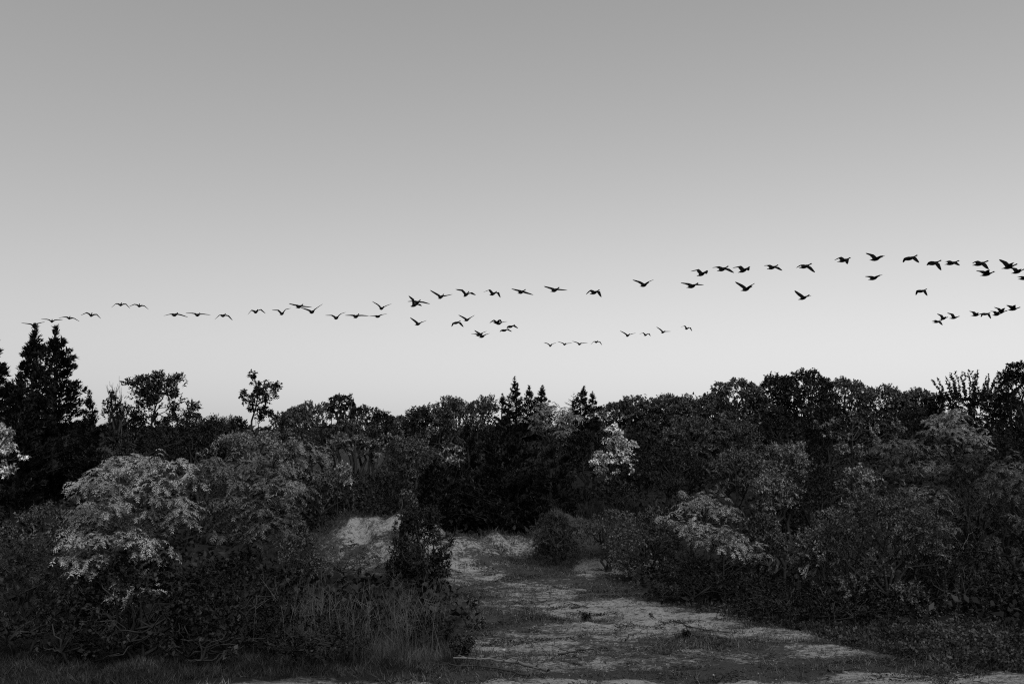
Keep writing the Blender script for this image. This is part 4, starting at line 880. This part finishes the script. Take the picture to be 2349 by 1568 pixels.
# ------------------------------------------------------------------ geese
# row, place x y z, yaw from straight ahead, climb, bank, inner and outer wing lift, inner sweep, outer sweep
BIRDS = [
    ('a', -37.06, 76.69, 12.40, -0.37, 0.26, -0.09, 0.17, 0.27, 0.18, 0.45),
    ('a', -37.59, 80.86, 13.16, -0.41, 0.26, 0.01, 0.21, 0.07, 0.25, 0.56),
    ('a', -36.90, 82.48, 13.60, -0.34, 0.26, 0.14, -0.14, -0.35, 0.47, 0.32),
    ('a', -34.29, 80.61, 13.62, -0.31, 0.38, 0.15, 0.19, -0.59, 0.30, 0.40),
    ('a', -32.31, 81.61, 14.61, -0.26, 0.30, 0.01, -0.02, -0.76, 0.35, 0.39),
    ('a', -30.76, 81.55, 14.51, -0.36, 0.31, 0.12, -0.05, -0.49, 0.30, 0.55),
    ('a', -23.86, 69.99, 12.41, 0.06, 0.26, 0.06, -0.16, -0.29, 0.29, -0.05),
    ('a', -22.86, 71.93, 12.63, -0.02, 0.24, 0.08, 0.07, -0.04, 0.24, 0.03),
    ('a', -23.37, 80.08, 13.53, 0.06, 0.29, 0.06, -0.23, -0.78, 0.33, 0.20),
    ('a', -20.64, 79.73, 13.79, 0.04, 0.35, -0.07, 0.27, -0.76, 0.31, 0.20),
    ('a', -18.29, 78.67, 13.53, 0.14, 0.34, -0.07, 0.76, 0.16, 0.22, 0.22),
    ('a', -14.94, 69.40, 12.92, 0.32, 0.30, 0.19, -0.02, 0.04, 0.16, -0.11),
    ('a', -13.79, 68.25, 12.41, 0.17, 0.32, -0.13, 0.48, 0.42, 0.19, -0.07),
    ('a', -13.08, 73.72, 12.62, 0.18, 0.29, -0.12, 0.56, 0.18, 0.24, 0.30),
    ('a', -11.11, 70.57, 12.36, 0.23, 0.35, 0.05, 0.02, -0.05, 0.25, 0.02),
    ('a', -11.11, 82.08, 13.70, 0.46, 0.26, -0.06, 0.08, 0.07, 0.09, 0.18),
    ('a', -9.86, 74.74, 13.46, 0.17, 0.25, 0.15, 0.59, 0.48, 0.11, 0.37),
    ('a', -7.37, 74.38, 13.64, 0.53, 0.30, 0.70, 0.82, 0.45, 0.11, 0.63),
    ('a', -6.78, 70.82, 13.40, 0.35, 0.37, 0.15, -0.07, -0.23, 0.30, -0.20),
    ('a', -4.96, 68.75, 13.51, 0.34, 0.38, 0.23, 0.31, 0.41, 0.11, 0.16),
    ('a', -3.30, 70.94, 13.98, 0.39, 0.46, 0.34, 0.54, 0.07, 0.05, 0.54),
    ('a', -1.42, 73.27, 14.36, 0.55, 0.34, 0.36, 0.41, -0.59, 0.19, 0.52),
    ('a', 0.65, 68.75, 13.86, 0.61, 0.33, 0.33, -0.12, -0.05, 0.23, -0.02),
    ('a', 2.76, 63.83, 13.29, 0.67, 0.33, 0.24, 0.08, 0.06, 0.10, -0.04),
    ('a', 5.81, 69.74, 13.96, 0.92, 0.34, 0.24, 0.15, -0.74, 0.07, 0.34),
    ('a', 8.62, 64.40, 13.71, 0.80, 0.31, 0.11, 0.47, 0.32, -0.01, 0.18),
    ('b', -7.69, 81.08, 12.96, 0.54, 0.28, 0.21, 0.45, 0.47, 0.10, 0.14),
    ('b', -4.84, 85.77, 13.57, 0.78, 0.28, 0.09, -0.21, -0.81, 0.18, 0.03),
    ('b', -3.82, 83.88, 13.61, 0.56, 0.26, 0.08, 0.46, 0.45, 0.03, 0.12),
    ('b', -2.48, 82.45, 12.07, 0.69, 0.29, 0.22, 0.46, 0.42, 0.06, 0.16),
    ('b', -2.90, 86.64, 12.59, 0.63, 0.17, -0.07, 0.27, 0.17, 0.16, 0.11),
    ('b', -1.36, 88.38, 13.88, 0.73, 0.18, 0.05, 0.54, -0.58, -0.01, 0.36),
    ('b', -1.21, 91.97, 14.17, 0.63, 0.20, 0.06, 0.22, 0.11, 0.27, -0.01),
    ('b', -0.12, 94.25, 14.13, 0.89, 0.29, 0.06, -0.00, -0.57, 0.24, -0.06),
    ('b', -0.72, 94.52, 13.80, 0.84, 0.21, 0.06, 0.00, -0.45, 0.22, -0.07),
    ('c', 4.47, 115.35, 14.13, 0.30, 0.33, 0.05, 0.56, 0.41, 0.15, 0.49),
    ('c', 5.95, 112.01, 13.99, 0.33, 0.24, 0.13, 0.26, 0.22, 0.18, 0.21),
    ('c', 7.31, 107.24, 13.60, 0.41, 0.25, 0.15, 0.26, 0.17, 0.18, 0.08),
    ('c', 10.08, 118.28, 14.82, 0.42, 0.30, 0.09, -0.12, -0.85, 0.24, 0.37),
    ('c', 11.65, 99.80, 13.81, 0.50, 0.31, 0.19, 0.44, 0.39, 0.07, 0.13),
    ('c', 15.54, 115.25, 15.37, 0.60, 0.25, 0.20, 0.45, -0.50, 0.13, 0.63),
    ('c', 15.93, 104.50, 14.62, 0.59, 0.28, 0.36, 0.42, 0.35, 0.04, 0.19),
    ('c', 19.98, 113.21, 15.90, 0.66, 0.26, 0.39, 0.49, -0.62, 0.18, 0.43),
    ('d', 12.25, 63.61, 14.31, 1.01, 0.39, 0.27, 0.52, -0.12, 0.10, 0.87),
    ('d', 13.05, 61.11, 14.21, 1.02, 0.33, 0.33, 0.02, -0.28, 0.12, 0.05),
    ('d', 14.66, 62.41, 14.35, 1.18, 0.39, 0.28, 0.42, -0.11, 0.14, 0.66),
    ('d', 17.76, 67.26, 15.33, 1.14, 0.29, 0.35, 0.03, -0.23, 0.22, 0.08),
    ('d', 18.18, 61.14, 14.39, 1.21, 0.28, 0.33, -0.15, -0.52, 0.01, 0.01),
    ('d', 21.90, 65.07, 15.45, 1.40, 0.25, 0.34, 0.23, -0.52, 0.05, 0.55),
    ('d', 21.91, 59.29, 14.54, 1.29, 0.23, 0.27, 0.43, 0.18, 0.07, 0.18),
    ('d', 23.86, 59.04, 14.53, 1.42, 0.27, 0.18, -0.06, -0.65, 0.04, 0.06),
    ('d', 27.01, 63.07, 14.92, 1.48, 0.25, 0.37, -0.12, -0.71, 0.03, 0.12),
    ('d', 28.26, 63.36, 14.97, 1.54, 0.20, 0.31, 0.07, -0.24, 0.09, 0.00),
    ('d', 27.75, 58.44, 14.10, 1.56, 0.22, 0.38, 0.00, -0.45, 0.08, 0.05),
    ('d', 30.47, 63.27, 14.24, 1.57, 0.21, 0.12, 0.57, 0.17, -0.32, 0.29),
    ('d', 29.94, 59.37, 14.06, 1.58, 0.22, 0.29, 0.64, 0.30, -0.11, 0.19),
    ('d', 36.06, 70.34, 15.53, 1.67, 0.24, 0.25, 0.44, 0.15, 0.08, 0.25),
    ('d', 34.10, 65.58, 14.34, 1.69, 0.14, 0.25, 0.07, -0.10, -0.19, 0.12),
    ('e', 10.59, 58.07, 12.71, 0.98, 0.29, 0.20, 0.15, 0.05, 0.08, 0.08),
    ('e', 14.44, 60.88, 12.93, 1.04, 0.29, 0.19, 0.54, 0.42, -0.09, 0.12),
    ('e', 20.31, 68.83, 13.46, 1.23, 0.34, 0.37, 0.42, 0.34, -0.14, 0.04),
    ('e', 23.75, 64.73, 14.21, 1.32, 0.29, 0.10, 0.20, 0.09, 0.10, 0.07),
    ('e', 32.65, 78.77, 15.34, 1.36, 0.24, 0.17, -0.01, -0.94, -0.03, 0.11),
    ('f', 40.24, 93.77, 14.54, 1.44, 0.18, 0.31, -0.01, -0.44, 0.14, 0.13),
    ('f', 43.66, 100.21, 15.56, 1.46, 0.21, 0.34, 0.65, 0.31, 0.05, 0.47),
    ('f', 41.12, 92.06, 14.73, 1.53, 0.16, 0.46, 0.49, 0.13, 0.00, 0.63),
    ('f', 41.48, 88.50, 14.56, 1.61, 0.11, 0.25, 0.54, 0.12, -0.07, 0.42),
    ('f', 44.87, 93.74, 15.27, 1.40, 0.18, 0.22, -0.06, -0.95, 0.05, 0.07),
    ('f', 43.54, 88.87, 14.65, 1.54, 0.15, 0.19, 0.59, 0.08, 0.10, 0.39),
    ('f', 42.00, 84.90, 14.42, 1.49, 0.07, 0.17, 0.67, 0.25, -0.12, 0.34),
    ('f', 39.06, 77.04, 13.68, 1.69, 0.15, 0.12, 0.62, 0.22, -0.21, 0.22),
]

BODY = [(-.43, .060, .006, .0), (-.35, .055, .020, .0), (-.24, .068, .060, -.012), (-.12, .092, .092, -.016), (-.02, .102, .104, -.012), (.08, .104, .104, -.006),
        (.17, .088, .088, .002), (.25, .052, .056, .018), (.33, .038, .041, .034), (.42, .034, .037, .054), (.47, .041, .045, .068), (.515, .036, .040, .072), (.54, .014, .015, .062), (.585, .007, .006, .056)]

def goose_mesh(fi, fo, si, so):
    """body, neck, tail and both wings as one closed surface; +x forward, +y left, +z up"""
    NS = 8; V = []; F = []
    for x, w, h, z in BODY:
        for j in range(NS):
            a = (j + .5) * 2 * math.pi / NS
            V.append((x, w * math.cos(a), z + h * math.sin(a)))
    skip = {(3, 7), (4, 7), (5, 7), (3, 3), (4, 3), (5, 3)}
    for k in range(len(BODY) - 1):
        for j in range(NS):
            if (k, j) in skip: continue
            j2 = (j + 1) % NS
            F.append((k * NS + j, (k + 1) * NS + j, (k + 1) * NS + j2, k * NS + j2))
    F.append(tuple(range(NS))); F.append(tuple((len(BODY) - 1) * NS + j for j in range(NS))[::-1])
    for s in (1, -1):
        up, dn = (0, 7) if s > 0 else (3, 4)
        loop = [k * NS + up for k in (3, 4, 5, 6)] + [k * NS + dn for k in (6, 5, 4, 3)]
        sh = np.array([.06, s * .07, .06])
        d1 = np.array([math.sin(si), s * math.cos(si) * math.cos(fi), math.cos(si) * math.sin(fi)])
        d2 = np.array([-math.sin(so), s * math.cos(so) * math.cos(fo), math.cos(so) * math.sin(fo)])
        wr = sh + .34 * d1
        secs = [(sh + d1 * .10, d1, .31, .046), (sh + d1 * .22, d1, .31, .038), (wr, unit(d1 + d2), .295, .032), (wr + d2 * .14, d2, .255, .026),
                (wr + d2 * .28, d2, .21, .020), (wr + d2 * .40, d2, .15, .015), (wr + d2 * .50, d2, .045, .006)]
        prev = loop
        for c, dr, ch, th in secs:
            back = unit(np.array([-1., 0, 0]) - dr * (-dr[0])); nrm = unit(np.cross(back, dr)) * (1 if s > 0 else -1)
            if nrm[2] < 0 and abs(fi) < 1.2: nrm = -nrm
            row = []
            for u, hgt in ((.68, .15), (.35, .8), (-.05, 1.), (-.30, .3)): row.append(c + back * ch * u + nrm * th * hgt)
            for u, hgt in ((-.32, -.3), (-.05, -.6), (.35, -.4), (.70, -.1)): row.append(c + back * ch * u + nrm * th * hgt)
            ids = list(range(len(V), len(V) + 8)); V += [tuple(p) for p in row]
            for q in range(8): F.append((prev[q], prev[(q + 1) % 8], ids[(q + 1) % 8], ids[q]))
            prev = ids
        F.append(tuple(prev))
    return V, F

ORD = 'first second third fourth fifth sixth seventh eighth ninth tenth eleventh twelfth thirteenth fourteenth fifteenth sixteenth seventeenth eighteenth nineteenth twentieth twenty-first twenty-second twenty-third twenty-fourth twenty-fifth twenty-sixth'.split()
ROW = {'a': ('%s from the left in the long line', 'long line of geese rising to the right'), 'b': ('%s from left in the loose bunch below mid-line', 'loose bunch of geese below the long line'),
       'c': ('%s from left in the low line of eight', 'low line of eight smaller geese'), 'd': ('%s from left in the high right-hand row', 'high row of geese at right'),
       'e': ('%s of five strays under the high row', 'stray geese under the high row'), 'f': ('%s from left in the low right-edge bunch', 'low bunch of geese at the right edge')}
rank = {}
for r_ in 'abcdef':
    ids = [i for i, b in enumerate(BIRDS) if b[0] == r_]
    for k, i in enumerate(sorted(ids, key=lambda i: BIRDS[i][1] / BIRDS[i][2])): rank[i] = k
for i, (row, x, y, z, yaw, climb, bank, fi, fo, si, so) in enumerate(BIRDS):
    V, F = goose_mesh(fi, fo, si, so)
    me = bpy.data.meshes.new('goose'); me.from_pydata([tuple(map(float, v)) for v in V], [], F); me.update()
    import bmesh
    bm = bmesh.new(); bm.from_mesh(me); bmesh.ops.recalc_face_normals(bm, faces=bm.faces); bm.to_mesh(me); bm.free()
    me.polygons.foreach_set('use_smooth', np.ones(len(me.polygons), dtype=bool)); me.materials.append(FEATHER)
    o = bpy.data.objects.new('goose', me); COL.objects.link(o)
    f = np.array([math.sin(yaw) * math.cos(climb), math.cos(yaw) * math.cos(climb), math.sin(climb)])
    l = np.array([-math.cos(yaw), math.sin(yaw), 0]); u = np.cross(f, l)
    l2 = l * math.cos(bank) + u * math.sin(bank); u2 = np.cross(f, l2)
    M = mathutils.Matrix([[f[k], l2[k], u2[k], (x, y, z)[k]] for k in range(3)] + [[0, 0, 0, 1]])
    o.matrix_world = M
    pose = 'wings raised' if fi > .35 and fo > .1 else 'wings drooping' if fi < .12 and fo < -.35 else 'wings arched' if fo < -.3 else 'wings half raised' if fi > .2 else 'wings level'
    tag(o, 'black goose with %s, ' % pose + ROW[row][0] % ORD[rank[i]], 'goose', ROW[row][1])
print('LEAVES', NQ[0])
